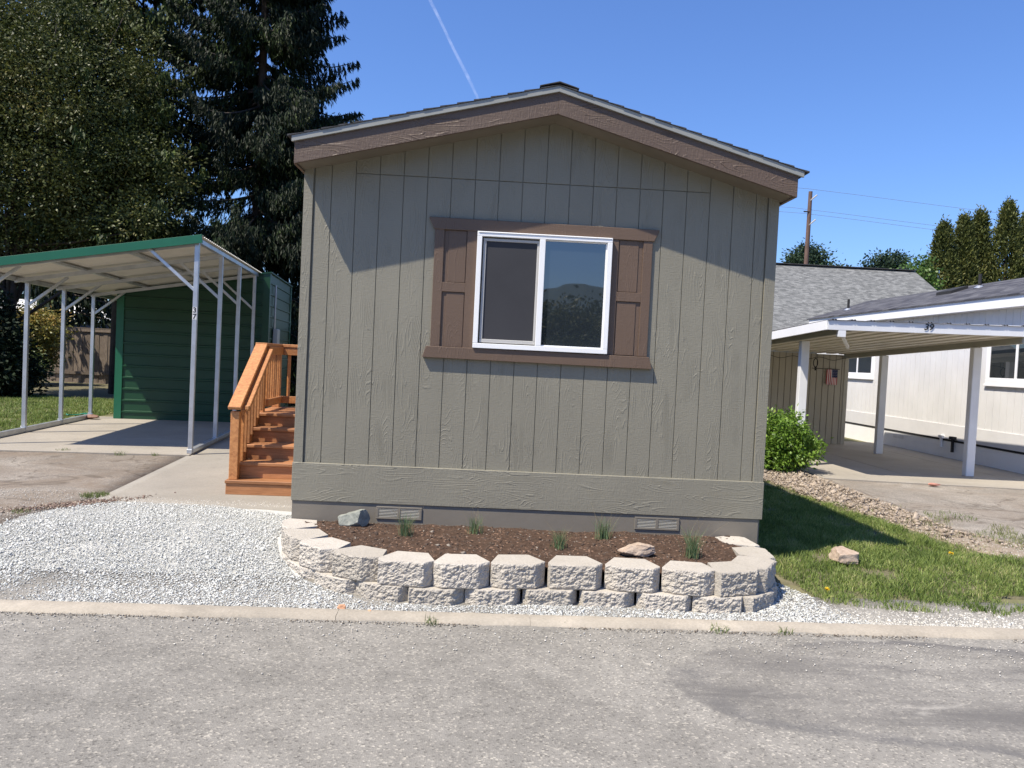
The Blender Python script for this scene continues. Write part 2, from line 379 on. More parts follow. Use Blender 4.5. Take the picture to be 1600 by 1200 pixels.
sheet('backyard_soil', [(-30, 5.2), (-30, 24)], [(-5.95, 4.2), (-6.6, 9.5), (-5, 24)], MT['turf'], -.006, 30, 30, .02)
sheet('far_street_lawn', [(-60, -9.5), (60, -8.5)], [(-60, -40), (60, -40)], MT['turf'], -.004, 10, 20)
# ------------------------------------------------------------------ scattered stones
def stones(name, P, size, mat, flat=.7, **kw):
    n = len(P); base = np.array([(1, 0, 0), (-1, 0, 0), (0, 1, 0), (0, -1, 0), (0, 0, 1), (0, 0, -1)], float)
    fa = np.array([(0, 2, 4), (2, 1, 4), (1, 3, 4), (3, 0, 4), (2, 0, 5), (1, 2, 5), (3, 1, 5), (0, 3, 5)])
    V = base[None]*RNG.uniform(.6, 1.25, (n, 6, 1)); V = V+RNG.normal(0, .22, (n, 6, 3))
    a = RNG.uniform(0, 2*PI, n); c, s = np.cos(a), np.sin(a)
    tilt = RNG.normal(0, .5, n)
    ct, st_ = np.cos(tilt), np.sin(tilt)
    V[..., 2] *= flat
    y, z = V[..., 1].copy(), V[..., 2].copy(); V[..., 1] = y*ct[:, None]-z*st_[:, None]; V[..., 2] = y*st_[:, None]+z*ct[:, None]
    x, y = V[..., 0].copy(), V[..., 1].copy(); V[..., 0] = x*c[:, None]-y*s[:, None]; V[..., 1] = x*s[:, None]+y*c[:, None]
    V = V*np.asarray(size)[:, None, None]+P[:, None, :]
    F = (fa[None]+np.arange(n)[:, None, None]*6).reshape(-1, 3)
    return tag(np_mesh(name, V.reshape(-1, 3), F, mat), **kw)
def inpoly(x, y, poly):
    r = np.zeros(len(x), bool); n = len(poly)
    for i in range(n):
        x1, y1 = poly[i]; x2, y2 = poly[(i+1) % n]
        if y1 == y2: continue
        c = ((y1 > y) != (y2 > y)) & (x < (x2-x1)*(y-y1)/(y2-y1)+x1); r ^= c
    return r
def scatter(poly, n, rng=RNG):
    p = np.array(poly); lo, hi = p.min(0), p.max(0)
    X_ = rng.uniform(lo[0], hi[0], n); Y_ = rng.uniform(lo[1], hi[1], n); k = inpoly(X_, Y_, poly); return X_[k], Y_[k]
# planter outline (top course, outer face)
PATH = [(-.07, .02), (-.05, -.2), (.05, -.48), (.257, -.84), (.56, -1.08), (.92, -1.25), (1.31, -1.29), (1.71, -1.26), (2.12, -1.20), (2.53, -1.19),
        (2.92, -1.21), (3.30, -1.25), (3.62, -1.20), (3.85, -1.0), (3.96, -.72), (3.98, -.39), (3.93, .02)]
gpoly = [(-2.45, -1.55), (-2.38, .2), (-2.22, .78), (-1.9, .98), (-1.0, .98), (-.1, .62), (-.12, 0)]+[(x-.02, y-.02) for x, y in PATH]+[(4.05, -.55), (4.3, -1.0), (4.45, -1.42)]
X_, Y_ = scatter(gpoly, 250000)
edge = np.array([mnoise.noise(Vector((x*2, y*2, 3))) for x, y in zip(X_[::1], Y_[::1])])
cl = np.array([mnoise.noise(Vector((x*1.7, y*1.7, 8))) for x, y in zip(X_, Y_)]); k = cl > -.42+RNG.uniform(-.25, .25, len(X_)); X_, Y_, cl = X_[k], Y_[k], cl[k]
sz = np.exp(RNG.normal(math.log(.0050), .45, len(X_)))*(1+.25*cl)
stones('gravel', np.stack([X_, Y_, T(X_, Y_)-.004+RNG.uniform(0, .006, len(X_))], 1), sz,
       stone_mat('white_gravel', [(.37, .37, .34), (.52, .53, .505), (.57, .575, .54), (.49, .495, .465), (.59, .57, .52), (.55, .555, .53)]), .5, kind='stuff')
# stray verge gravel along the kerb by the lawn
X_ = RNG.uniform(4.2, 12, 38000); Y_ = cy(X_)+np.abs(RNG.normal(0, .17, len(X_)))+.005; k = Y_ < -1.0+.05*(X_-4.3)
stones('verge_gravel', np.stack([X_[k], Y_[k], T(X_[k], Y_[k])-.008], 1), np.exp(RNG.normal(math.log(.0056), .4, k.sum())),
       stone_mat('verge_stone', [(.33, .32, .28), (.54, .53, .49), (.42, .39, .33), (.60, .585, .54)]), kind='stuff')
# strays beyond the gravel edge and on the road
X_ = np.r_[RNG.uniform(-3.4, -2.2, 2500), RNG.uniform(-4, 8, 1500), RNG.uniform(-2.2, -.1, 900)]
Y_ = np.r_[RNG.uniform(-1.5, 1.4, 2500), -1.72-np.abs(RNG.normal(0, .25, 1500)), 1.0+np.abs(RNG.normal(0, .12, 900))]
k = np.abs(X_+2.3)*RNG.uniform(0, 1, len(X_)) < .25; k |= (Y_ < -1.7) | (Y_ > .98)
stones('stray_grit', np.stack([X_[k], Y_[k], T(X_[k], Y_[k])], 1), RNG.uniform(.003, .008, k.sum()), stone_mat('grit', [(.3, .28, .25), (.6, .58, .52), (.45, .4, .34)]), kind='stuff')
# rubble of dry clods between lawn and driveway
rp = [(7.3, -.3), (6.55, .8), (6.42, 1.8), (6.1, 3.0), (5.98, 5.2), (5.9, 7.2), (7.0, 7.2), (7.0, 5.4), (6.95, 3.0), (6.95, 1.6), (7.5, .5)]
X_, Y_ = scatter(rp, 26000); dens = RNG.uniform(0, 1, len(X_)) < np.clip((Y_-.6)/3.2, .04, 1)*np.clip(.75+1.3*np.array([mnoise.noise(Vector((x*2.5, y*2.5, 6))) for x, y in zip(X_, Y_)]), .1, 1)
X_, Y_ = X_[dens], Y_[dens]
stones('rubble', np.stack([X_, Y_, T(X_, Y_)+RNG.uniform(0, .035, len(X_))], 1), np.exp(RNG.normal(math.log(.0125), .55, len(X_))),
       stone_mat('clod', [(.17, .135, .10), (.31, .25, .19), (.40, .335, .265), (.25, .20, .15)]), kind='stuff')
# brown litter where the gravel meets the old drive
X_ = RNG.normal(-2.25, .22, 900); Y_ = .75+(X_+2.25)*.9+RNG.normal(0, .09, 900)
stones('leaf_litter', np.stack([X_, Y_, T(X_, Y_)+.003], 1), RNG.uniform(.006, .018, 900), stone_mat('litter', [(.10, .06, .05), (.2, .13, .1), (.33, .27, .2)]), .3, kind='stuff')
X_ = RNG.uniform(-4, 9, 2600); Y_ = cf(0)*0-1.70+.025*X_-np.abs(RNG.normal(0, .03, 2600)); kk = np.array([mnoise.noise(Vector((x*1.3, 0, 2))) for x in X_]) > -.12
stones('kerb_debris', np.stack([X_[kk], Y_[kk], np.full(kk.sum(), -.250)], 1), RNG.uniform(.003, .009, kk.sum()), stone_mat('debris', [(.09, .07, .05), (.2, .16, .12), (.36, .32, .26), (.5, .48, .43)]), .4, kind='stuff')
# ------------------------------------------------------------------ grass
GRASS = leaf_mat('grass_blade', (.055, .098, .020), (.26, .335, .085), .55, .35, .3, 2.6, c3=(.46, .42, .21))
def blades(name, X_, Y_, h0, h1, mat, w_=.005, **kw):
    n = len(X_); Z = T(X_, Y_)-.01; h = RNG.uniform(h0, h1, n)*(.72+.75*np.array([mnoise.noise(Vector((x*2.2, y*2.2, 9))) for x, y in zip(X_, Y_)])+.25)
    a = RNG.uniform(0, 2*PI, n); lean = RNG.uniform(.1, 1.0, n)*h
    dx, dy = np.cos(a)*lean, np.sin(a)*lean; b = RNG.uniform(0, 2*PI, n); sx, sy = np.cos(b)*w_/2, np.sin(b)*w_/2
    P = np.stack([X_, Y_, Z], 1); S = np.stack([sx, sy, 0*sx], 1); mid = P+np.stack([dx*.35, dy*.35, h*.6], 1); top = P+np.stack([dx, dy, h], 1)
    V = np.stack([P-S, P+S, mid+S*.8, mid-S*.8, top], 1).reshape(-1, 3); i = np.arange(n)*5
    F = np.concatenate([np.stack([i, i+1, i+2], 1), np.stack([i, i+2, i+3], 1), np.stack([i+3, i+2, i+4], 1)])
    return tag(np_mesh(name, V, F, mat), **kw)
lp = [(4.08, -.3), (4.2, -.55), (4.28, -.98), (4.8, -1.06), (5.5, -1.1), (9.0, -.95), (8.0, -.2), (7.0, .3), (6.62, 1.0), (6.5, 1.8), (6.2, 3.0), (6.0, 5.2), (5.95, 8.5), (4.08, 8.5)]
X_, Y_ = scatter(lp, 330000)
e1 = np.array([mnoise.noise(Vector((x*3.0, y*3.0, 2)))+.5*mnoise.noise(Vector((x*9, y*9, 4))) for x, y in zip(X_, Y_)])
frn = np.clip((Y_+1.15)/.35, 0, 1); rgt = np.clip((9.0-X_)/2.6, 0, 1)
bx_ = np.interp(Y_, [-1.1, -.2, .3, 1.0, 1.8, 3.0, 5.2, 8.5], [9.0, 8.0, 7.0, 6.62, 6.5, 6.2, 6.0, 5.95]); side = np.clip((bx_-X_)/.5, 0, 1)
k = (e1+.45 > (1-frn)*1.0+RNG.uniform(-.3, .3, len(X_))) & (e1+.75 > (1-rgt)*1.6) & (e1+.62 > (1-side)*1.2+RNG.uniform(-.35, .35, len(X_)))
bare = ((X_-6.2)/.45)**2+((Y_+.75)/.14)**2+e1*.6 < 1
k &= ~bare
grass_near = blades('grass', X_[k], Y_[k], .022, .062, GRASS, .006, kind='stuff')
X_ = RNG.uniform(4.6, 9.5, 26000); Y_ = RNG.uniform(-1.15, 3.2, 26000); bx_ = np.interp(Y_, [-1.1, -.2, .3, 1.0, 1.8, 3.2], [8.6, 7.6, 6.9, 6.6, 6.5, 6.2])
e1 = np.array([mnoise.noise(Vector((x*2.2, y*2.2, 12))) for x, y in zip(X_, Y_)]); d_ = X_-bx_
k = (d_ > -.3) & (d_ < 1.3) & (e1 > .02+d_*.16+RNG.uniform(-.15, .15, len(X_)))
blades('weedy_edge', X_[k], Y_[k], .02, .05, leaf_mat('edge_blade', (.13, .15, .05), (.33, .32, .15), .6, .3), .006, kind='stuff')
X_ = RNG.uniform(-20, -6.0, 150000); Y_ = RNG.uniform(4.6, 14, 150000); k = X_ < -5.62-.123*(Y_-4.0)-.02
X_, Y_ = X_[k], Y_[k]
blades('lawn_grass', X_, Y_, .03, .08, GRASS, .011, kind='stuff')
# small weeds: by the kerb, in the drive, edge clumps
def weed_pts(cx, cy_, r, n): a = RNG.uniform(0, 2*PI, n); q = r*np.sqrt(RNG.uniform(0, 1, n)); return cx+q*np.cos(a), cy_+q*np.sin(a)
pts = [weed_pts(*w_) for w_ in [(-2.28, 1.22, .13, 260), (-2.5, .35, .08, 60), (-2.62, -.05, .12, 60), (1.33, -1.66, .05, 40), (3.25, -1.60, .07, 60), (3.7, -1.6, .05, 30), (2.2, -1.6, .03, 12), (-3.4, 4.15, .08, 50), (-4.2, 4.2, .1, 60), (-2.95, 4.2, .05, 30), (8.4, 2.0, .3, 120), (7.4, 2.6, .3, 160), (7.3, 1.2, .5, 500), (7.9, .6, .5, 400)]]
blades('weeds', np.concatenate([a for a, b in pts]), np.concatenate([b for a, b in pts]), .02, .06, leaf_mat('weed_blade', (.08, .13, .03), (.25, .28, .10), .5, .3), .006, kind='stuff')
for x, y, lb in ((4.33, -.82, 'yellow dandelion at the lawn edge near the right end of the block planter'), (6.05, .38, 'yellow dandelion in the lawn to the right of the boulder')):
    dn = empty('dandelion', (x, y, Tf(x, y)), 0, lb, 'flower'); m_ = None
    V, F = leaves(np.tile([[0, 0, .055]], (60, 1)), RNG.normal(size=(60, 3))*[1, 1, .35]+[0, 0, .3], .024, .008)
    np_mesh('flower_head', V, F, YEL if 'YEL' in globals() else globals().setdefault('YEL', plain('dandelion_yellow', (.75, .52, .02), .7)), dn)
    V, F = leaves(np.zeros((9, 3)), RNG.normal(size=(9, 3))*[1, 1, .1]+[0, 0, .25], .07, .018); np_mesh('leaves', V, F, GRASS, dn)
    V, F = leaves(np.zeros((3, 3)), np.array([[.02, 0, 1], [0, .02, 1], [-.02, 0, 1.]]), .06, .004); np_mesh('stem', V, F, GRASS, dn)
# ------------------------------------------------------------------ the mobile home
W = 4.076; YB = 16.5; PKX = 2.10
def zb(x): return 3.0+(x+.02)*(3.517-3.0)/2.12 if x < PKX else 3.517-(x-PKX)*(3.517-2.948)/2.02
home = empty('mobile_home', (2.04, 0, -.1), 0, 'long single storey taupe home with brown gable fascia seen end on behind the planter', 'mobile home')
def hb(mb, name, mat, **kw):
    o = mb.build(name, mat, None, **kw); o.parent = home; o.matrix_parent_inverse = Matrix.Translation(-home.location); return o
fw = MB(); fw.poly_y([(.0, -.1), (W, -.1), (W, zb(W)+.02), (PKX, zb(PKX)+.02), (0, zb(0)+.02)], .010, .12)
hb(fw, 'backing_wall', plain('groove_paint', tuple(x*.9 for x in TAUPE), .6))
gx_ = [.079]+[.225+.2032*k for k in range(19)]; gx_ = [g for g in gx_ if g < 3.96]+[3.985]
pw = MB(); gw = .0027
for i in range(len(gx_)-1):
    a, b = gx_[i]+gw, gx_[i+1]-gw
    if i == 0: a = gx_[0]+.006
    zj = 3.015
    top = [(b, zb(b)+.015), (a, zb(a)+.015)]
    if a < PKX < b: top = [(b, zb(b)+.015), (PKX, zb(PKX)+.015), (a, zb(a)+.015)]
    hi = min(zb(a), zb(b))
    if hi > zj+.06:
        pw.poly_y([(a, .5), (b, .5), (b, zj-.003), (a, zj-.003)], 0, .014)
        pw.poly_y([(a, zj+.003), (b, zj+.003)]+top, .0006, .014)
    else: pw.poly_y([(a, .5), (b, .5)]+top, 0, .014)
hb(pw, 'siding', MT['siding'], bevel=.0015)
cb = MB(); cb.box(-.006, .073, -.014, .03, .5, zb(.04)+.03); hb(cb, 'corner_board', MT['siding'], bevel=.002)
cb = MB(); cb.box(3.991, W+.006, -.014, .03, .5, zb(4.03)+.03); hb(cb, 'corner_board', MT['siding'], bevel=.002)
for nm, x0, x1 in (('side_wall', -.004, .05), ('side_wall', W-.05, W+.004)):
    sw = MB(); sw.box(x0, x1, .031, YB, .2, 3.0)
    hb(sw, nm, MT['siding'])
sw = MB(); sw.box(.05, W-.05, YB-.1, YB, -.1, 2.95); hb(sw, 'rear_wall', MT['siding'])
bb = MB(); bb.box(-.010, W+.010, -.028, .03, .198, .526); hb(bb, 'belt_board', MT['belt'], bevel=.003)
sk = MB(); sk.box(-.002, W-.02, -.016, .06, -.4, .1975); sk.box(-.002, .05, .06, YB, -.4, .215); sk.box(W-.07, W-.02, .06, YB, -.4, .215)
hb(sk, 'skirting', MT['skirt'])
# vents in the skirting
for x0 in (.722, 2.966):
    vf = MB(); z0, z1 = .068, .176; x1 = x0+.392
    for (a, b, c, d) in ((x0, x1, z1-.016, z1), (x0, x1, z0, z0+.013), (x0, x0+.022, z0+.013, z1-.016), (x1-.022, x1, z0+.013, z1-.016), ((x0+x1)/2-.013, (x0+x1)/2+.013, z0+.013, z1-.016)):
        vf.box(a, b, -.027, -.0155, c, d)
    f = hb(vf, 'vent', MT['skirt'], bevel=.002)
    lv = MB()
    for xa, xb in ((x0+.022, (x0+x1)/2-.013), ((x0+x1)/2+.013, x1-.022)):
        for k in range(6):
            z = z0+.018+k*.0128; lv.hexa([(xa, -.025, z), (xb, -.025, z), (xb, -.0155, z+.004), (xa, -.0155, z+.004), (xa, -.025, z+.0035), (xb, -.025, z+.0035), (xb, -.0155, z+.0075), (xa, -.0155, z+.0075)])
    vb = MB(); vb.box(x0+.022, x1-.022, -.0168, -.0162, z0+.013, z1-.016); q_ = vb.build('vent_backing', MT['dark']); q_.parent = f
    l = lv.build('louvre', plain('louvre_paint', (.40, .38, .32), .5)); l.parent = f
# roof: rake boards, drip edge, soffit, shingles
OV = -.30
def rake(z0, z1, y0, y1, xa, xb, side):
    m = MB(); f = (lambda x: zb(x))
    if side < 0: pts = [(xa, f(xa)+z0), (PKX, f(PKX)+z0), (PKX, f(PKX)+z1), (xa, f(xa)+z1)]
    else: pts = [(PKX, f(PKX)+z0), (xb, f(xb)+z0), (xb, f(xb)+z1), (PKX, f(PKX)+z1)]
    return m.poly_y(pts, y0, y1)
m = rake(0, .205, OV, OV+.03, -.025, 0, -1); hb(m, 'rake_board', MT['fascia'], bevel=.002)
m = rake(0, .205, OV, OV+.03, 0, 4.12, 1)
hb(m, 'rake_board', MT['fascia'], bevel=.002)
for sgn, (xa, xb) in ((-1, (-.045, 0)), (1, (0, 4.16))):
    m = rake(.175, .222, OV-.022, OV-.001, xa, xb, sgn); hb(m, 'drip_edge', MT['drip'], bevel=.001)
m = MB()
for a, b in ((-.025, PKX), (PKX, 4.12)):
    m.hexa([(a, OV+.03, zb(a)+.012), (b, OV+.03, zb(b)+.012), (b, .0, zb(b)+.012), (a, .0, zb(a)+.012), (a, OV+.03, zb(a)+.03), (b, OV+.03, zb(b)+.03), (b, .0, zb(b)+.03), (a, .0, zb(a)+.03)])
hb(m, 'soffit', MT['soffit'])
m = MB()
for a, b in ((-.03, -.008), (4.10, 4.125)):
    m.box(a, b, OV+.03, YB+.2, zb(a)+.0, zb(a)+.19)
hb(m, 'eave_board', MT['fascia'])
m = MB(); m.poly_y([(-.02, zb(-.02)+.16), (PKX, zb(PKX)+.16), (4.11, zb(4.11)+.16), (4.13, zb(4.13)+.215), (PKX, zb(PKX)+.215), (-.035, zb(-.035)+.215)], OV+.001, YB+.25)
hb(m, 'roof_deck', MT['drip'])
m = MB()
for sg, ext in ((-1, 2.165), (1, 2.085)):
    n = 16
    for k in range(n):
        d0 = ext*k/n; d1 = ext*(k+1)/n+.015    # distance from ridge
        xa, xb = PKX+sg*d0, PKX+sg*d1
        za, zc = zb(xa)+.224, zb(xb)+.224
        y0 = OV-.028-.006*random.random()
        m.hexa([(xa, y0, za), (xb, y0, zc), (xb, YB+.25, zc), (xa, YB+.25, za), (xa, y0, za+.002), (xb, y0, zc+.013), (xb, YB+.25, zc+.013), (xa, YB+.25, za+.002)])
for k in range(60):     # ridge caps, overlapping from the front
    y = OV-.035+k*.28
    for sg in (-1, 1):
        xa, xb = PKX, PKX+sg*.16
        za, zc = 3.517+.236, zb(xb)+.236
        m.hexa([(xa, y, za+.010), (xb, y, zc+.010), (xb, y+.3, zc+.0), (xa, y+.3, za+.0), (xa, y, za+.018), (xb, y, zc+.016), (xb, y+.3, zc+.008), (xa, y+.3, za+.008)])
hb(m, 'shingles', MT['shingle'])
# gable window with shutters
X0, X1, Z0, Z1 = 1.484, 2.642, 1.578, 2.572
m = MB(); fwid = .042; yf = -.062
for (a, b, c, d) in ((X0, X1, Z1-fwid, Z1), (X0, X1, Z0, Z0+fwid), (X0, X0+fwid, Z0+fwid, Z1-fwid), (X1-fwid, X1, Z0+fwid, Z1-fwid), (2.018, 2.068, Z0+fwid, Z1-fwid)):
    m.box(a, b, yf, .02, c, d)
m.box(X0+.010, X1-.010, yf-.006, yf, Z1-.012, Z1-.003)
win = hb(m, 'window_frame', MT['white'], bevel=.005, seg=2)
m = MB(); a, b, c, d = X0+fwid+.012, 2.018-.001, Z0+fwid+.008, Z1-fwid-.012
for q in ((a, b, d-.024, d), (a, b, c, c+.03), (a, a+.026, c+.03, d-.024), (b-.018, b, c+.03, d-.024)): m.box(q[0], q[1], -.040, -.012, q[2], q[3])
s = m.build('sash', MT['sash'], bevel=.003); s.parent = win
m = MB(); m.box(a+.026, b-.018, -.030, -.029, c+.03, d-.024); s = m.build('insect_screen', MT['screen']); s.parent = win
m = MB(); m.box(2.068, X1-fwid, -.030, -.024, Z0+fwid, Z1-fwid); s = m.build('pane', MT['glass']); s.parent = win
m = MB()
for q in ((2.069, X1-fwid-.001, Z1-fwid-.010, Z1-fwid-.001), (2.069, X1-fwid-.001, Z0+fwid+.001, Z0+fwid+.010), (X1-fwid-.011, X1-fwid-.001, Z0+fwid+.010, Z1-fwid-.010)): m.box(q[0], q[1], -.040, -.031, q[2], q[3])
s = m.build('glazing_bead', MT['white']); s.parent = win
m = MB(); m.poly_y([(1.115, 2.576), (3.005, 2.566), (3.045, 2.655), (3.045, 2.667), (1.068, 2.677), (1.068, 2.665)], -.030, .001)
hb(m, 'window_head', MT['brown'], bevel=.003)
m = MB(); m.poly_y([(1.060, 1.478), (3.040, 1.466), (3.040, 1.476), (3.010, 1.570), (1.088, 1.576), (1.060, 1.490)], -.045, .001)
hb(m, 'window_sill', MT['brown'], bevel=.003)
def shutter(x0, x1, outer, inner, left):
    z0, z1 = 1.573, 2.578 if left else 2.570
    m = MB(); m.box(x0+.002, x1-.002, -.007, .001, z0+.002, z1-.002)
    so_, si = ((x0, x0+outer), (x1-inner, x1)) if left else ((x1-outer, x1), (x0, x0+inner))
    m.box(*so_, -.022, .001, z0, z1); m.box(*si, -.022, .001, z0, z1)
    ra, rb = (so_[1], si[0]) if left else (si[1], so_[0])
    zm = (2.048, 2.128) if left else (2.040, 2.120)
    m.box(ra, rb, -.021, .001, *zm)
    hb(m, 'shutter', MT['brown'], bevel=.002)
    m = MB(); xl = (ra+.040, rb-.006) if left else (ra+.006, rb-.040)
    for a, b in ((z0+.004, zm[0]-.004), (zm[1]+.004, z1-.004)): m.box(xl[0], xl[1], -.013, -.006, a, b)
    s = m.build('shutter_panel', MT['brown'], bevel=.002)
    s.parent = home; s.matrix_parent_inverse = Matrix.Translation(-home.location)
shutter(1.120, 1.483, .080, .085, True); shutter(2.643, 2.995, .078, .060, False)
# ------------------------------------------------------------------ block planter
def arc(path):
    P = np.array(path); d = np.r_[0, np.cumsum(np.linalg.norm(np.diff(P, axis=0), axis=1))]
    def f(s):
        s = min(max(s, 0), d[-1]); return np.array([np.interp(s, d, P[:, 0]), np.interp(s, d, P[:, 1])])
    return f, d[-1]
def offset_path(path, o):
    P = np.array(path); t = np.gradient(P, axis=0); t /= np.linalg.norm(t, axis=1)[:, None]; nn = np.stack([t[:, 1], -t[:, 0]], 1)
    return P+nn*o
def block(seed, h=.176, wd=.410, dep=.28):
    """trapezoid block, split rough front with two angled side faces; origin mid-front-bottom, +y into wall"""
    rr = random.Random(seed)
    cL, cR = rr.choice([.035, .06, .09]), rr.choice([.06, .085, .11])
    if seed % 3 == 0: cL *= .4
    hw = wd/2-.005
    out_ = [(-hw, .06), (-hw+cL, .004), (hw-cR, .0), (hw, .082)]
    pts = []
    for (a, b), n in zip(zip(out_, out_[1:]), (14, 34, 14)):
        for k in range(n): t = k/n; pts.append((a[0]+(b[0]-a[0])*t, a[1]+(b[1]-a[1])*t))
    pts.append(out_[-1]); n = len(pts); M_ = 28
    V = []; off = Vector((seed*3.1, seed*1.7, 0))
    for j in range(M_+1):
        z = h*j/M_
        for i, (x, y) in enumerate(pts):
            e = min(1, j/1.5, (M_-j)/1.5+.25); ex = min(1, i/2+.15, (n-1-i)/2+.15)
            p = Vector((x*30, y*30, z*34))+off
            d = .008*mnoise.noise(p)+.006*mnoise.noise(p*2.1)+.0045*mnoise.noise(p*4.3)
            ch = .010*max(0, 1-min(j, M_-j)/1.2)*.6
            V.append((x, y+d*e*ex*1.25+ch-.002, z))
    F = [(j*n+i, j*n+i+1, (j+1)*n+i+1, (j+1)*n+i) for j in range(M_) for i in range(n-1)]
    bw = .115
    b0 = len(V); V += [(bw, dep, 0), (-bw, dep, 0), (bw, dep, h), (-bw, dep, h)]
    F.append(tuple(M_*n+i for i in range(n))+(b0+2, b0+3))
    F.append(tuple(range(n-1, -1, -1))+(b0+1, b0))
    F.append(tuple(j*n+n-1 for j in range(M_+1))[::1]+()  if False else tuple([n-1, b0, b0+2]+[j*n+n-1 for j in range(M_, 0, -1)]))
    F.append(tuple([0]+[j*n for j in range(1, M_+1)]+[b0+3, b0+1]))
    F.append((b0, b0+1, b0+3, b0+2))
    return V, F
START_T = 0.255; START_B = .055+0.055
ORD = ['first', 'second', 'third', 'fourth', 'fifth', 'sixth', 'seventh', 'eighth', 'ninth', 'tenth', 'eleventh', 'twelfth', 'thirteenth', 'fourteenth', 'fifteenth', 'sixteenth', 'seventeenth', 'eighteenth', 'nineteenth']
def course(path, z, start, pitch, cname, seed0):
    f, Ltot = arc(path); s = start; k = 0; items = []
    while s < Ltot-.03:
        c = f(s); a, b = f(s-.17), f(s+.17); t = (b-a)/np.linalg.norm(b-a)
        chord_mid = (a+b)/2
        items.append((chord_mid, t)); s += pitch; k += 1
    nI = len(items)
    for k, (c, t) in enumerate(items):
        V, F = block(seed0+k)
        me = bpy.data.meshes.new('retaining_block'); me.from_pydata(V, [], F)
        bm = bmesh.new(); bm.from_mesh(me); bmesh.ops.recalc_face_normals(bm, faces=bm.faces); bm.to_mesh(me); bm.free()
        me.materials.append(MT['block'])
        o = bpy.data.objects.new('retaining_block', me); COL.objects.link(o)
        o.location = (c[0], c[1], z+.0035*mnoise.noise(Vector((k*1.3, z*9, 0)))); o.rotation_euler = (0, 0, math.atan2(t[1], t[0])+.05*mnoise.noise(Vector((k*2.7, z*5, 1))))
        tag(o, '%s beige split-face concrete block from the left in the %s course of the planter wall' % (ORD[k], cname), 'concrete block', 'blocks of the planter wall')
    return nI
course(PATH, -.137, START_T, .411, 'top', 11)
course(offset_path(PATH, .022), -.315, START_B, .411, 'bottom', 52)
# planter soil
inner = offset_path(PATH, -.10)
nx, ny = 120, 60; V = []; F = []
f_in, LI = arc(inner)
xs_ = np.linspace(.03, 3.9, nx)
ip = np.array(inner); front = np.interp(xs_, ip[:, 0], ip[:, 1])
for i, x in enumerate(xs_):
    for j in range(ny):
        t = j/(ny-1); y = front[i]*(1-t)+.014*t
        hgt = -.02+.035*ss(np.array(t*1.6))+.045*math.exp(-((t-.75)/.3)**2)*(.5+.7*mnoise.noise(Vector((x*1.9, 4, 0)))) 
        hgt += .016*mnoise.noise(Vector((x*7, y*7, 2)))+.009*mnoise.noise(Vector((x*22, y*22, 5)))
        V.append((x, y, float(hgt)))
for i in range(nx-1):
    for j in range(ny-1): a = i*ny+j; F.append((a, a+ny, a+ny+1, a+1))
SOILV = np.array(V)
o = np_mesh('planter_soil', SOILV, np.array(F), MT['soil'], smooth=True); tag(o, kind='structure')
def soil_z(x, y):
    i = int(np.argmin((SOILV[:, 0]-x)**2+(SOILV[:, 1]-y)**2)); return float(SOILV[i, 2])
ipoly = [(x, y) for x, y in inner]
X_, Y_ = scatter([tuple(p) for p in offset_path(PATH, -.2)], 5200); Zs = np.array([soil_z(x, y) for x, y in zip(X_, Y_)])
stones('mulch', np.stack([X_, Y_, Zs], 1), np.exp(RNG.normal(math.log(.0075), .45, len(X_))), stone_mat('mulch_bits', [(.03, .02, .014), (.08, .053, .036), (.11, .073, .052), (.06, .04, .028), (.09, .06, .043), (.055, .036, .026), (.08, .052, .038), (.10, .07, .05), (.075, .05, .035), (.34, .30, .25)], .95), .5, kind='stuff')
# rocks
def rock(name, loc, dims, seed, mat, label, facets=2, rz=0, rough=.2, cuts=None, cat='rock'):
    bm = bmesh.new(); bmesh.ops.create_icosphere(bm, subdivisions=4, radius=1)
    rr = random.Random(seed); planes = cuts or []
    for _ in range(10-len(planes)):
        d = Vector((rr.gauss(0, 1), rr.gauss(0, 1), rr.gauss(0, .8))).normalized(); planes.append((d, rr.uniform(.62, .85)))
    for v in bm.verts:
        p = v.co.copy()
        for d, h in planes:
            e = p.dot(d)-h
            if e > 0: p -= d*e
        n = mnoise.noise(p*2.1+Vector((seed, 0, 0)))*rough*.5+mnoise.noise(p*6+Vector((seed, 3, 0)))*rough*.18
        p *= 1+n
        v.co = Vector((p.x*dims[0], p.y*dims[1], p.z*dims[2]))
    me = bpy.data.meshes.new(name); bm.to_mesh(me); bm.free(); me.materials.append(mat)
    o = bpy.data.objects.new(name, me); COL.objects.link(o); o.location = loc; o.rotation_euler = (0, 0, rz)
    return tag(o, label, cat)
def rock_mat(name, a, b_, c):
    m, t, bs = newmat(name); v = coords(t, (1, 1, 1)); n1 = noise(t, v, 9, 6, .7, .6); n2 = noise(t, v, 55, 4, .7)
    t.links.new(mixc(t, .4, ramp(t, n1, [(.3, a), (.52, b_), (.72, c)]), ramp(t, n2, [(.3, .35), (.7, .65)]), 'OVERLAY'), bs.inputs['Base Color'])
    bs.inputs['Roughness'].default_value = .85; bump(t, bs, n2, .6, .004); bump(t, bs, n1, .6, .012); return m
TANR = rock_mat('tan_sandstone', (.26, .185, .13), (.40, .31, .235), (.47, .38, .30)); GREYR = rock_mat('grey_rock', (.12, .13, .115), (.24, .25, .215), (.36, .355, .29))
rock('rock', (.56, -.16, .085), (.135, .10, .105), 4, GREYR, 'grey green faceted rock on the soil at the left end of the planter', rz=.25,
     cuts=[(Vector((-.35, -.8, .35)).normalized(), .5), (Vector((.75, -.6, .1)).normalized(), .55), (Vector((-.35, .1, .95)).normalized(), .55)])
rock('rock', (2.86, -.70, .055), (.165, .10, .052), 9, TANR, 'flat tan rock lying on the planter soil near the right vent', rz=-.1, rough=.3)
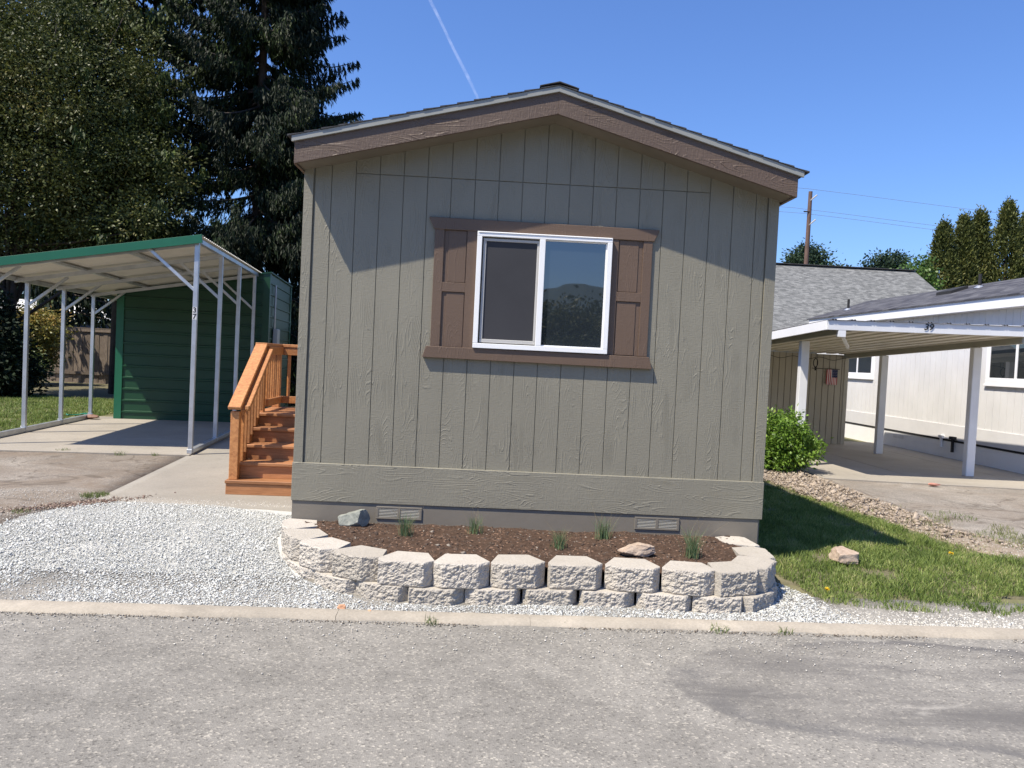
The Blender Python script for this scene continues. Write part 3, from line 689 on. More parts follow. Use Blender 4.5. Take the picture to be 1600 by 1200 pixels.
rock('rock', (4.90, .10, -.125), (.155, .165, .085), 17, TANR, 'pinkish tan boulder lying on the lawn at the shadow edge', rz=-.6,
     cuts=[(Vector((.1, -.3, .95)).normalized(), .62), (Vector((-.8, -.5, .2)).normalized(), .6), (Vector((.6, -.75, .05)).normalized(), .62)])
OR = rock_mat('orange_pebble', (.45, .2, .1), (.6, .34, .2), (.65, .42, .28))
rock('pebble', (.72, -1.50, -.225), (.032, .026, .026), 3, OR, 'larger rounded orange pebble lying against the bottom course of blocks', cat='pebble')
rock('pebble', (.91, -1.53, -.235), (.018, .016, .016), 5, OR, 'smaller orange pebble half sunk in the gravel by the planter wall', cat='pebble')
rock('brick', (8.75, 5.2, -.155), (.10, .05, .03), 8, rock_mat('brick_red', (.3, .12, .09), (.42, .2, .15), (.5, .3, .24)), 'broken piece of red brick at the front edge of the neighbouring slab', cat='brick', rough=.08)
rock('concrete_pier', (7.16, 6.85, -.10), (.27, .22, .17), 21, rock_mat('pier_conc', (.12, .11, .09), (.2, .18, .15), (.28, .25, .2)), 'low grey concrete lump under the left post of the white carport', cat='concrete lump', rough=.1)
# ornamental grass tufts in the planter
OG = leaf_mat('tuft_blade', (.07, .13, .06), (.20, .27, .13), .5, .3, .4, 3)
DG = leaf_mat('tuft_dry', (.20, .17, .09), (.30, .24, .13), .6, .3, .3, 3)
def tuft(x, y, h, n, lab, seed):
    z = soil_z(x, y); r = np.random.default_rng(seed)
    root = empty('grass_tuft', (x, y, z), 0, lab, 'grass tuft')
    for nm, cnt, mat, spread, hh, ww in (('blade', int(n*1.3), OG, .55, h, .0026), ('dry_stalk', 22, DG, .8, h*1.5, .0014)):
        VV = []; FF = []
        for k in range(cnt):
            a = r.uniform(0, 2*PI); ln = hh*r.uniform(.55, 1.1); sp = spread*r.uniform(.1, 1)*ln; b = r.uniform(0, 2*PI)
            bx, by = r.normal(0, .024, 2); prev = None
            for j in range(5):
                t = j/4; cx_, cy__ = bx+math.cos(a)*sp*t**1.7, by+math.sin(a)*sp*t**1.7; cz = ln*t*(1-.12*t)-.005
                w_ = ww*(1-t*.85); i0 = len(VV)
                VV += [(cx_-math.cos(b)*w_, cy__-math.sin(b)*w_, cz), (cx_+math.cos(b)*w_, cy__+math.sin(b)*w_, cz)]
                if j: FF.append((i0-2, i0-1, i0+1, i0))
        np_mesh(nm+'s' if nm == 'blade' else 'dry_stalks', np.array(VV), np.array(FF), mat, root)
tuft(1.02, -.43, .20, 70, 'thin upright green grass tuft nearest the left rock in the planter', 1)
tuft(1.585, -.30, .16, 60, 'short green grass tuft with brown stalks between the left tuft and the middle', 2)
tuft(2.26, -.58, .17, 80, 'bushy green grass tuft in the middle of the planter', 3)
tuft(2.66, -.30, .20, 70, 'slender green grass tuft just left of the right vent', 4)
tuft(3.30, -.70, .24, 110, 'largest green grass tuft with tall dry stalks at the right end of the planter', 5)
# ------------------------------------------------------------------ stair and landing
stair = empty('wooden_stair', (-1.03, 1.55, -.08), .05, 'orange stained wooden entry steps with railing beside the left wall of the taupe home', 'stairs')
def sp_(mb, name, mat='cedar', parent=None, **kw): return mb.build(name, MT[mat], parent or stair, **kw)
m = MB(); m.box(-.068, 1.0, 0, .24, .118, .152); m.box(-.068, 1.0, .245, .50, .118, .152); sp_(m, 'platform_deck', 'cedarx', bevel=.004)
m = MB(); m.box(-.06, 1.0, .012, .05, .0, .116); m.box(-.06, -.022, .05, .9, .0, .116); sp_(m, 'platform_frame', 'cedarx', bevel=.003)
R0 = [.152, .322, .487, .652, .800]; YR = [.20, .455, .715, .975]
for k in range(4):
    m = MB(); m.box(.035, 1.0, YR[k], YR[k]+.03, R0[k], R0[k+1]-.033); sp_(m, 'riser', 'cedarx', bevel=.002)
    if k < 3:
        m = MB(); m.box(.03, 1.0, YR[k]-.03, YR[k]+.11, R0[k+1]-.033, R0[k+1]); m.box(.03, 1.0, YR[k]+.115, YR[k]+.256, R0[k+1]-.033, R0[k+1]); sp_(m, 'tread', 'cedarx', bevel=.004)
m = MB()
for k in range(8): m.box(-.06, 1.0, YR[3]-.03+k*.145, YR[3]-.03+k*.145+.140, .767, .800)
sp_(m, 'landing_deck', 'cedarx', bevel=.004)
YE = YR[3]-.03+8*.145
m = MB(); m.add([(-.005, .26, .152), (-.005, 1.0, .60), (-.005, 1.0, .80), (-.005, .9, .80), (-.005, .12, .26), (-.005, .12, .152), (.032, .26, .152), (.032, 1.0, .60), (.032, 1.0, .80), (.032, .9, .80), (.032, .12, .26), (.032, .12, .152)],
    [(0, 1, 2, 3, 4, 5), (11, 10, 9, 8, 7, 6)]+[(i, i+6, (i+1) % 6+6, (i+1) % 6) for i in range(6)])
sp_(m, 'stringer', 'cedarx')
m = MB(); m.box(-.06, -.02, 1.0, YE, .0, .765); sp_(m, 'side_skirt', 'cedarx')
slope = .635
def zrail(y): return .855+(y-.08)*slope*1.02
PY = [.10, 1.16, YE-.09]
m = MB(); m.box(-.045, .045, PY[0]-.045, PY[0]+.045, .153, .88); sp_(m, 'post', bevel=.004)
m = MB(); m.box(-.045, .045, PY[1]-.045, PY[1]+.045, .5, 1.59); sp_(m, 'post', bevel=.004)
m = MB(); m.box(-.045, .045, PY[2]-.045, PY[2]+.045, .80, 1.59); sp_(m, 'post', bevel=.004)
m = MB(); m.bar((-.0, .02, .915), (-.0, 1.12, 1.605), .135, .038); sp_(m, 'handrail_cap', bevel=.005)
m = MB(); m.box(-.07, .07, 1.10, YE+.02, 1.592, 1.630); sp_(m, 'rail_cap', bevel=.004)
m = MB(); m.box(.071, 1.0, YE-.16, YE-.02, 1.592, 1.630); sp_(m, 'rail_cap', bevel=.004)
m = MB(); m.bar((.060, .12, .865), (.060, 1.10, 1.48), .036, .060); sp_(m, 'top_rail', bevel=.003)
m = MB(); m.bar((.115, .10, .900), (.115, 1.12, 1.545), .045, .045); m.bar((.115, .10, .900), (.115, .10, .8999+.045), .04, .04); sp_(m, 'grab_rail', bevel=.006)
m = MB(); m.box(.045, .083, PY[1]+.05, PY[2]-.05, 1.49, 1.591); sp_(m, 'side_rail', bevel=.003); m = MB(); m.box(.045, .083, PY[1]+.05, PY[2]-.05, .86, .95); sp_(m, 'side_rail', bevel=.003)
m = MB(); m.box(.046, 1.0, PY[2]-.06, PY[2]-.022, 1.49, 1.591); sp_(m, 'back_rail', bevel=.003); m = MB(); m.box(.046, 1.0, PY[2]-.06, PY[2]-.022, .86, .95); sp_(m, 'back_rail', bevel=.003)
for k in range(7):
    y = .22+k*.130; zb_ = .30+(y-.12)*slope; m = MB(); m.box(.022, .058, y-.016, y+.016, zb_-.03, zrail(y)-.0); sp_(m, 'baluster', bevel=.002)
for k in range(7):
    y = PY[1]+.14+k*.118
    if y < PY[2]-.08: m = MB(); m.box(.008, .044, y-.018, y+.018, .87, 1.58); sp_(m, 'baluster', bevel=.002)
for k in range(7):
    x = .15+k*.13; m = MB(); m.box(x-.018, x+.018, PY[2]-.021, PY[2]+.015, .87, 1.58); sp_(m, 'baluster', bevel=.002)
# ------------------------------------------------------------------ left carport (own frame: x = u to the left, y = v to the back)
cport = empty('carport', (A0.x, A0.y, -.08), LZ, 'open carport of galvanised posts with green edged metal roof in front of the green shed', 'carport')
def cp(mb, name, mat, parent=None, **kw): return mb.build(name, mat if not isinstance(mat, str) else MT[mat], parent or cport, **kw)
# local x is +right, so u -> -x
HR, HL = 3.08, 2.50
def hz(u): return HR-(HR-HL)*u/3.05
RV = [0, 1.55, 3.05, 4.62]; LV = [.35, 1.98, 3.38, 4.76]
rposts = []
for v in RV:
    m = MB(); m.box(-.03, .03, v-.03, v+.03, .075, HR-.07); m.box(-.045, .045, v-.02, v+.02, .018, .08); rposts.append(cp(m, 'post', 'galv', bevel=.003))
for v in LV: m = MB(); m.box(-3.08, -3.02, v-.03, v+.03, .115, HL-.06); m.box(-3.095, -3.005, v-.02, v+.02, .06, .12); cp(m, 'post', 'galv', bevel=.003)
m = MB(); m.box(-.035, .035, -.06, 4.8, .019, .076); cp(m, 'base_rail', 'galv', bevel=.003)
m = MB(); m.box(-3.085, -3.015, -.4, 4.8, .019, .10); cp(m, 'base_rail', 'galv', bevel=.003)
m = MB(); m.box(-.035, .035, -.06, 6.1, HR-.07, HR-.005); cp(m, 'header', 'galv', bevel=.003)
m = MB(); m.box(-3.085, -3.015, -.06, 6.1, HL-.075, HL-.01); cp(m, 'header', 'galv', bevel=.003)
for v in sorted(RV[1:]+[0.04]):
    m = MB(); m.bar((-.0, v, hz(0)-.075), (-3.05, v, hz(3.05)-.075), .05, .06); cp(m, 'roof_beam', 'galv')
for u in (1.0, 2.05): m = MB(); m.box(-u-.04, -u+.04, .0, 4.8, hz(u)-.055, hz(u)-.018); cp(m, 'purlin', 'galv')
for v in RV: m = MB(); m.bar((-.02, v, 2.34), (-.66, v, 2.90), .042, .042, (0, 1, 0)); cp(m, 'brace', 'galv', bevel=.002)
for v in LV: m = MB(); m.bar((-3.03, v, 2.08), (-2.45, v, 2.56), .042, .042, (0, 1, 0)); cp(m, 'brace', 'galv', bevel=.002)
# ribbed sheet roof: ribs run across (along u)
def ribprof(v0, v1, pitch=.229, h=.018, w_=.030):
    P = [(v0, 0)]; v = v0+.05
    while v+w_*2 < v1: P += [(v, 0), (v+w_*.5, h), (v+w_*1.5, h), (v+w_*2, 0)]; v += pitch
    return P+[(v1, 0)]
P = ribprof(-.07, 6.2, .115, .015, .016); n = len(P)
m = MB()
top = [(.075, v, hz(-.075)+z) for v, z in P]+[(-3.22, v, hz(3.22)+z) for v, z in P]
m.add(top, [(i, i+1, i+1+n, i+n) for i in range(n-1)])
o = cp(m, 'roof_sheet', 'cream', fixn=False)
sd = o.modifiers.new('solid', 'SOLIDIFY'); sd.thickness = .0015
m = MB(); m.bar((.08, -.085, hz(-.08)-.035), (-3.24, -.085, hz(3.24)-.035), .02, .115); m.bar((.08, -.04, hz(-.08)+.022), (-3.24, -.04, hz(3.24)+.022), .11, .006); cp(m, 'front_trim', 'greentrim', bevel=.002)
# house number on the front post
def text(name, s, size, mat, parent, loc, rot, ext=.001, tilt=0, sx=1):
    cu = bpy.data.curves.new(name, 'FONT'); cu.body = s; cu.size = size; cu.extrude = ext; cu.align_x = 'CENTER'; cu.align_y = 'CENTER'; cu.shear = tilt; cu.offset = .0018*size/.09
    to = bpy.data.objects.new(name, cu); COL.objects.link(to); dg = bpy.context.evaluated_depsgraph_get()
    me = bpy.data.meshes.new_from_object(to.evaluated_get(dg)); bpy.data.objects.remove(to)
    me.materials.clear(); me.materials.append(mat); o = bpy.data.objects.new(name, me); COL.objects.link(o); o.parent = parent
    o.location = loc; o.rotation_euler = rot; o.scale = (sx, 1, 1); return o
BLK = plain('black_lettering', (.012, .012, .012), .5); WST = plain('white_sticker', (.78, .78, .76), .5)
for z, ch in ((2.055, '3'), (1.965, '7')):
    m = MB(); m.box(-.029, .029, -.0325, -.0305, z-.044, z+.044); pl = cp(m, 'number_plate', WST, rposts[0])
    text('digit', ch, .10, BLK, pl, (0, -.034, z-.002), (PI/2, 0, 0))
# ------------------------------------------------------------------ green shed
shed = empty('green_shed', L(1.2, 6.5)[:2]+(-.08,), LZ, 'dark green metal shed with horizontal ribs at the back of the left carport', 'shed')
def sh(mb, name, mat, parent=None, **kw):
    o = mb.build(name, mat if not isinstance(mat, str) else MT[mat], parent or shed, **kw)
    if parent is None: pass
    return o
SX0, SX1 = 1.2-2.62, 1.2+.24       # local x of left and right walls
SV0, SV1 = 4.86-6.5, 8.2-6.5
def sz(x): return hz(1.2-x) if True else 0
def hribs(h): 
    P = [(0, 0)]; z = .12
    while z+.05 < h: P += [(z, 0), (z+.010, .020), (z+.036, .020), (z+.046, 0)]; z += .229
    return P+[(h, 0)]
def ribwall(name, a, b, nrm, h, clip=None, parent=None):
    P = hribs(h); n = len(P); a, b, nrm = Vector(a), Vector(b), Vector(nrm)
    vs = [a+nrm*d+Vector((0, 0, z)) for z, d in P]+[b+nrm*d+Vector((0, 0, z)) for z, d in P]
    m = MB(); m.add(vs, [(i, i+1, i+1+n, i+n) for i in range(n-1)])
    bm = None
    o = sh(m, name, 'green', fixn=False); 
    if clip:
        bm = bmesh.new(); bm.from_mesh(o.data); bmesh.ops.bisect_plane(bm, geom=bm.verts[:]+bm.edges[:]+bm.faces[:], plane_co=clip[0], plane_no=clip[1], clear_outer=True); bm.to_mesh(o.data); bm.free()
    md = o.modifiers.new('solid', 'SOLIDIFY'); md.thickness = .004; return o
sl_ = Vector((0, 0, 1))-Vector(((HR-HL)/3.05, 0, 0))
ribwall('front_wall', (SX0, SV0, .02), (SX1, SV0, .02), (0, -1, 0), 3.1, ((0, 0, sz(0)-.03), sl_))
ribwall('right_wall', (SX1, SV0, .02), (SX1, SV1, .02), (1, 0, 0), sz(SX1)-.04)
ribwall('left_wall', (SX0, SV0, .02), (SX0, SV1, .02), (-1, 0, 0), sz(SX0)-.04)
ribwall('rear_wall', (SX0, SV1, .02), (SX1, SV1, .02), (0, 1, 0), 3.1, ((0, 0, sz(0)-.03), sl_))
m = MB()
for x, s in ((SX0, 1), (SX1, -1)):
    m = MB(); xa, xb = sorted((x-s*.028, x+s*.11)); m.box(xa, xb, SV0-.030, SV0-.021, .02, sz(x)-.03)
    xa, xb = sorted((x-s*.028, x-s*.021)); m.box(xa, xb, SV0-.021, SV0+.09, .02, sz(x)-.03); sh(m, 'corner_trim', 'greentrim' if s > 0 else 'green')
m = MB(); m.box(SX1+.021, SX1+.030, SV1-.10, SV1+.01, .02, sz(SX1)-.04); sh(m, 'corner_trim', 'greentrim')
m = MB(); m.hexa([(SX0-.06, SV0-.05, sz(SX0)-.025), (SX1+.05, SV0-.05, sz(SX1)-.025), (SX1+.05, SV1+.05, sz(SX1)-.025), (SX0-.06, SV1+.05, sz(SX0)-.025), (SX0-.06, SV0-.05, sz(SX0)-.003), (SX1+.05, SV0-.05, sz(SX1)-.003), (SX1+.05, SV1+.05, sz(SX1)-.003), (SX0-.06, SV1+.05, sz(SX0)-.003)]); sh(m, 'roof', 'green')
m = MB(); m.box(SX1+.024, SX1+.12, 5.45-6.5, 5.45-6.5+.36, 1.60, 1.98); sh(m, 'meter_box', plain('grey_box', (.46, .46, .44), .5), bevel=.01)
m = MB(); m.tube([(SX1+.05, -1.03, 1.98), (SX1+.05, -1.03, 2.9)], .02); sh(m, 'conduit', 'galv')
# hose scrap on the lawn
m = MB(); m.tube([(-6.55+.16*math.cos(a)*(1+.15*math.sin(3*a)), 9.0+.16*math.sin(a)*1.4, -.03+.02*math.sin(2*a)) for a in np.linspace(0, 4.6, 22)], .012, 6)
tag(m.build('garden_hose', plain('hose_green', (.02, .2, .12), .4), smooth=True), 'curled green garden hose end lying on the lawn beside the carport', 'hose')
# brick against the base rail
rock('brick', (L(2.93, 4.55)[0], L(2.93, 4.55)[1], -.01), (.13, .10, .05), 31, rock_mat('old_brick', (.16, .08, .06), (.25, .14, .1), (.3, .2, .15)), 'dark red brick at the left rail of the carport beside the shed corner', cat='brick', rough=.08)
# ------------------------------------------------------------------ fence and yard at the back left
FW_ = wood_mat('weathered_fence', (.13, .10, .078), (.27, .215, .165), (6, 6, 1), .85)
fen = empty('board_fence', (-12.5, 21.5, -.1), 0, 'weathered brown board fence behind the carport and its lawn', 'fence')
k = 0; x = -1.62
while x < 7.5:
    m = MB(); hh = 1.93+.015*math.sin(k*2.1); m.box(x, x+.143, -.012*(k % 2), .012, .05, hh); m.build('board', FW_, fen); x += .150; k += 1
m = MB(); m.box(-1.65, 7.5, -.05, .06, 1.96, 2.0); m.build('top_rail', FW_, fen)
m = MB(); m.box(-1.62, 7.5, -.05, -.016, 1.86, 1.95); m.build('upper_rail', FW_, fen)
m = MB(); m.box(-1.62, 7.5, -.06, -.016, .32, .42); m.build('lower_rail', FW_, fen)
m = MB(); m.box(-1.62, 7.5, -.04, .012, -.05, .049); m.build('kick_board', FW_, fen)
# white building with metal roof beyond the fence
wb = empty('white_building', (-15, 31, -.1), 0, 'low building with white ribbed metal roof and blue wall beyond the fence', 'building')
m = MB(); m.box(-12, 9, .6, 6, 0, 2.35); m.build('wall', plain('navy_wall', (.03, .05, .13), .6), wb)
m = MB(); m.hexa([(-12.5, -.1, 2.62), (9.5, -.1, 2.62), (9.5, 3.2, 3.42), (-12.5, 3.2, 3.42), (-12.5, -.1, 2.70), (9.5, -.1, 2.70), (9.5, 3.2, 3.50), (-12.5, 3.2, 3.50)])
m.hexa([(-12.5, 3.2, 3.42), (9.5, 3.2, 3.42), (9.5, 6.5, 2.62), (-12.5, 6.5, 2.62), (-12.5, 3.2, 3.50), (9.5, 3.2, 3.50), (9.5, 6.5, 2.70), (-12.5, 6.5, 2.70)])
for k in range(36): x = -12.3+k*.61; m.bar((x, -.1, 2.715), (x, 3.2, 3.515), .03, .03)
m.build('roof', plain('white_metal_roof', (.66, .64, .58), .5), wb)
m = MB(); m.box(-12.5, 9.5, -.13, -.101, 2.50, 2.70); m.build('fascia', MT['white'], wb)
for x in (-2.1, -1.55, 2.3): m = MB(); m.box(x, x+.12, .2, .3, 0, 2.6); m.build('post', MT['white'], wb)
# ------------------------------------------------------------------ right neighbour: white home
WH = siding_mat('white_siding', (.70, .695, .69), 'z', .35); WH2 = plain('white_skirting', (.84, .84, .84), .5, var=.03); WTR = plain('white_trim', (.84, .84, .85), .5, var=.03)
nb = empty('white_home', (13.2, 12, -.18), 0, 'long white manufactured home with dark shingle roof behind the white carport', 'mobile home')
def nbp(mb, name, mat, parent=None, **kw):
    o = mb.build(name, mat if not isinstance(mat, str) else MT[mat], None, **kw); o.parent = parent or nb
    o.matrix_parent_inverse = Matrix.Translation((-13.2, -12, .18)) if parent is None else Matrix(); return o
m = MB(); y = 5.0
m.box(11.61, 14.9, 4.5, 16.4, -.2, 3.05); nbp(m, 'wall_core', plain('white_groove', (.52, .515, .52), .6))
m = MB(); y = 4.5
while y < 16.4: m.box(11.60, 11.62, y+.003, min(y+.2, 16.4)-.003, .53, 2.97); y += .2032
nbp(m, 'wall', WH)
m = MB(); m.box(11.585, 11.61, 4.5, 16.41, .235, .545); nbp(m, 'belt_board', plain('white_belt', (.66, .655, .66), .5, var=.04))
m = MB(); m.box(11.60, 11.64, 4.5, 16.38, -.3, .19); nbp(m, 'skirting', WH2)
m = MB(); m.box(11.592, 11.61, 4.5, 16.4, .19, .235); nbp(m, 'dark_gap', 'dark')
m = MB(); m.box(11.38, 11.405, 4.2, 16.6, 2.93, 3.14); nbp(m, 'fascia', WTR)
m = MB(); m.box(11.405, 11.62, 4.2, 16.6, 2.93, 2.96); nbp(m, 'soffit', WTR)
m = MB()
def rz_(x): return 3.14+(x-11.36)*(3.78-3.14)/(13.2-11.36)
m.hexa([(11.35, 4.1, rz_(11.35)), (13.2, 4.1, rz_(13.2)), (13.2, 16.7, rz_(13.2)), (11.35, 16.7, rz_(11.35))]+[(11.35, 4.1, rz_(11.35)+.03), (13.2, 4.1, rz_(13.2)+.03), (13.2, 16.7, rz_(13.2)+.03), (11.35, 16.7, rz_(11.35)+.03)])
m.hexa([(13.2, 4.1, rz_(13.2)), (15.1, 4.1, 3.13), (15.1, 16.7, 3.13), (13.2, 16.7, rz_(13.2))]+[(13.2, 4.1, rz_(13.2)+.03), (15.1, 4.1, 3.16), (15.1, 16.7, 3.16), (13.2, 16.7, rz_(13.2)+.03)])
def shingle_mat(name, c1, c2, c3, horiz='y', across='x', zs=1.0, bs=1.0):
    m_, t, b = newmat(name); v = coords(t, world=True)
    br = N(t, 'TexBrick', Scale=bs); br.offset = .37; br.inputs['Brick Width'].default_value = .33; br.inputs['Row Height'].default_value = .14
    br.inputs['Mortar Size'].default_value = .006; br.inputs['Color1'].default_value = (0, 0, 0, 1); br.inputs['Color2'].default_value = (1, 1, 1, 1); br.inputs['Mortar'].default_value = (.1, .1, .1, 1)
    sep = N(t, 'SeparateXYZ'); t.links.new(v, sep.inputs[0]); cb_ = N(t, 'CombineXYZ')
    t.links.new(sep.outputs[{'x': 0, 'y': 1}[horiz]], cb_.inputs[0]); t.links.new(math_(t, 'MULTIPLY', sep.outputs[{'x': 0, 'y': 1}[across]], zs), cb_.inputs[1])
    t.links.new(cb_.outputs[0], br.inputs['Vector'])
    c = ramp(t, br.outputs['Color'], [(0, c1), (.5, c2), (1, c3)])
    c = mixc(t, .6, c, ramp(t, noise(t, v, 4, 5, .7), [(.3, .35), (.7, .65)]), 'OVERLAY'); c = mixc(t, .4, c, ramp(t, noise(t, v, 45, 3, .7), [(.3, .3), (.7, .7)]), 'OVERLAY')
    t.links.new(c, b.inputs['Base Color']); b.inputs['Roughness'].default_value = .92; b.inputs['Specular IOR Level'].default_value = .2
    bump(t, b, br.outputs['Fac'], -.6, .01); return m_
nbp(m, 'roof', shingle_mat('charcoal_shingles', (.05, .05, .06), (.075, .075, .085), (.11, .11, .12)))
for y, x in ((10.6, 12.75), (15.6, 12.1)):
    m = MB(); z = rz_(x)+.03; m.tube([(x, y, z-.02), (x, y, z+.30)], .035, 10); f = nbp(m, 'vent_pipe', 'dark')
    m = MB(); m.tube([(x, y, z-.03), (x, y, z+.035)], [.13, .05], 12); nbp(m, 'pipe_flashing', MT['galv'])
m = MB(); x, y = 12.6, 11.4; m.hexa([(x-.2, y-.3, rz_(x-.2)+.03), (x+.2, y-.3, rz_(x+.2)+.03), (x+.2, y+.3, rz_(x+.2)+.03), (x-.2, y+.3, rz_(x-.2)+.03), (x-.2, y-.3, rz_(x-.2)+.10), (x+.2, y-.3, rz_(x+.2)+.10), (x+.2, y+.3, rz_(x+.2)+.10), (x-.2, y+.3, rz_(x-.2)+.10)]); nbp(m, 'roof_vent', 'dark')
def nb_window(ya, yb, z0, z1):
    m = MB(); t_ = .075
    for (a, b, c, d) in ((ya-t_, yb+t_, z1, z1+t_), (ya-t_, yb+t_, z0-.10, z0), (ya-t_, ya, z0, z1), (yb, yb+t_, z0, z1)): m.box(11.565, 11.605, a, b, c, d)
    m.box(11.55, 11.60, ya-t_-.02, yb+t_+.02, z0-.14, z0-.10)
    f = nbp(m, 'window_frame', WTR, bevel=.004)
    m = MB(); ym = (ya+yb)/2
    for q in ((ya, yb, z1-.03, z1), (ya, yb, z0, z0+.03), (ya, ya+.03, z0+.03, z1-.03), (yb-.03, yb, z0+.03, z1-.03), (ym-.03, ym+.03, z0+.03, z1-.03)): m.box(11.575, 11.6, *q)
    s = nbp(m, 'sash', WTR, f)
    m = MB(); m.box(11.585, 11.596, ya+.03, ym-.03, z0+.03, z1-.03); nbp(m, 'pane', 'glass', f)
    m = MB(); m.box(11.585, 11.596, ym+.03, yb-.03, z0+.03, z1-.03); nbp(m, 'pane', 'glass', f)
    return f
nb_window(12.98, 14.55, 1.56, 2.25); nb_window(6.75, 8.33, 1.56, 2.42)
m = MB(); m.box(11.52, 11.60, 9.65, 9.78, .24, .30); m.box(11.53, 11.57, 9.69, 9.74, .05, .25); nbp(m, 'drain_outlet', WTR)
m = MB(); m.box(11.50, 11.60, 9.22, 9.36, .25, .31); m.box(11.53, 11.57, 9.27, 9.32, -.02, .26); nbp(m, 'drain_outlet', 'dark')
m = MB(); m.box(11.592, 11.602, 11.3, 11.75, .05, .14); nbp(m, 'skirting_vent', plain('vent_white', (.7, .7, .7), .5))
# ------------------------------------------------------------------ right neighbour: carport
nc = empty('white_carport', (8.9, 8.6, -.17), 0, 'white flat roofed carport numbered 39 attached beside the white home', 'carport')
PW = plain('carport_white', (.74, .745, .75), .45, var=.05); PT = plain('carport_beam_tan', (.34, .33, .27), .6, var=.08)
def ncp(mb, name, mat, parent=None, **kw):
    o = mb.build(name, mat if not isinstance(mat, str) else MT[mat], None, **kw); o.parent = parent or nc
    o.matrix_parent_inverse = Matrix.Translation((-8.9, -8.6, .17)) if parent is None else Matrix(); return o
def rf(y): return 2.29-(y-5.3)*.040       # underside of the roof sheet
XL, XR, YF, YBK = 6.92, 10.42, 5.32, 11.49
m = MB(); m.hexa([(XL+.03, YF-.03, 2.20), (XR, YF-.03, 2.245), (XR, YF, 2.245), (XL+.03, YF, 2.20), (XL, YF-.035, 2.35), (XR, YF-.035, 2.42), (XR, YF, 2.42), (XL, YF, 2.35)])
fas = ncp(m, 'front_fascia', PW, bevel=.004)
text('number', '39', .135, BLK, None, (8.54, YF-.042, 2.315), (PI/2, 0, 0), .001, .2, 1.15).parent = fas
m = MB(); m.hexa([(XL+.001, YF, 2.20), (XL+.03, YF, 2.20), (XL+.03, YBK, 1.93), (XL+.001, YBK, 1.93), (XL+.001, YF, 2.35), (XL+.03, YF, 2.35), (XL+.03, YBK, 2.08), (XL+.001, YBK, 2.08)]); ncp(m, 'side_fascia', WTR, bevel=.004)
P = [(XL, 0)]; x = XL+.06
while x < XR-.1: P += [(x, 0), (x+.010, .018), (x+.024, .018), (x+.034, 0), (x+.048, 0), (x+.058, .018), (x+.072, .018), (x+.082, 0)]; x += .305
P.append((XR, 0)); n = len(P)
vs = [(x, YF-.06, 2.356+(x-XL)*.0155+z) for x, z in P]+[(x, YBK, 2.356+(x-XL)*.006-(YBK-YF)*.04+z) for x, z in P]
m = MB(); m.add(vs, [(i, i+1, i+1+n, i+n) for i in range(n-1)]); o = ncp(m, 'roof_sheet', plain('grey_roof_sheet', (.10, .10, .11), .7, var=.2, vs=12), fixn=False); md = o.modifiers.new('solid', 'SOLIDIFY'); md.thickness = .003
P = []; x = XL+.03; k = 0
while x < XR: P += [(x, 0), (x+.16, 0), (x+.17, .045), (x+.295, .045)]; x += .305
P.append((XR, 0)); n = len(P)
vs = [(x, YF+.001, 2.24+z) for x, z in P]+[(x, YBK, 2.24-(YBK-YF)*.04+z) for x, z in P]
m = MB(); m.add(vs, [(i, i+n, i+1+n, i+1) for i in range(n-1)]); o = ncp(m, 'roof_pans', plain('pan_cream', (.60, .56, .47), .55, var=.12, vs=2), fixn=False); md = o.modifiers.new('solid', 'SOLIDIFY'); md.thickness = .003
for xc in (10.15,):
    m = MB(); ya, yb = YF+.02, 11.45
    m.hexa([(xc-.04, ya, rf(ya)-.15), (xc+.04, ya, rf(ya)-.15), (xc+.04, yb, rf(yb)-.15), (xc-.04, yb, rf(yb)-.15), (xc-.04, ya, rf(ya)-.008), (xc+.04, ya, rf(ya)-.008), (xc+.04, yb, rf(yb)-.008), (xc-.04, yb, rf(yb)-.008)]); ncp(m, 'beam', PT)
m = MB(); m.box(7.11, 7.23, YF-.028, YF+.03, 2.10, 2.202); ncp(m, 'beam_bracket', PW)
m = MB(); m.hexa([(7.15, YF+.04, rf(YF)-.14), (7.22, YF+.04, rf(YF)-.14), (7.22, 11.4, rf(11.4)-.14), (7.15, 11.4, rf(11.4)-.14), (7.15, YF+.04, rf(YF)-.01), (7.22, YF+.04, rf(YF)-.01), (7.22, 11.4, rf(11.4)-.01), (7.15, 11.4, rf(11.4)-.01)]); ncp(m, 'beam', PT)
m = MB(); m.bar((7.22, YF+.08, 2.13), (7.85, 6.5, 1.98), .04, .045); ncp(m, 'brace', PW)
for xc, yc in ((10.15, 6.55), (10.18, 9.72), (7.27, 6.95)):
    m = MB(); m.box(xc-.075, xc+.075, yc-.06, yc+.06, -.166, rf(yc)-.149); ncp(m, 'post', PW, bevel=.008)
# storage shed behind the carport
TS = siding_mat('tan_siding', (.40, .365, .28), 'z', .3)
ts = empty('tan_shed', (8.5, 12.6, -.17), 0, 'tan vertical groove storage shed at the back of the white carport', 'shed')
def tsp(mb, name, mat, **kw):
    o = mb.build(name, mat if not isinstance(mat, str) else MT[mat], None, **kw); o.parent = ts; o.matrix_parent_inverse = Matrix.Translation((-8.5, -12.6, .17)); return o
m = MB(); m.box(6.0, 10.24, 11.512, 14.0, -.2, 1.98); tsp(m, 'wall_core', plain('tan_groove', (.10, .09, .07), .7))
m = MB(); x = 6.0
while x < 10.2: m.box(x+.007, min(x+.152, 10.25)-.007, 11.50, 11.52, -.165, 1.98); x += .152
tsp(m, 'siding', TS)
m = MB(); m.box(10.17, 10.262, 11.484, 11.51, -.165, 1.98); m.box(10.241, 10.262, 11.51, 14.0, -.165, 1.98); tsp(m, 'corner_board', plain('tan_trim', (.42, .39, .31), .6))
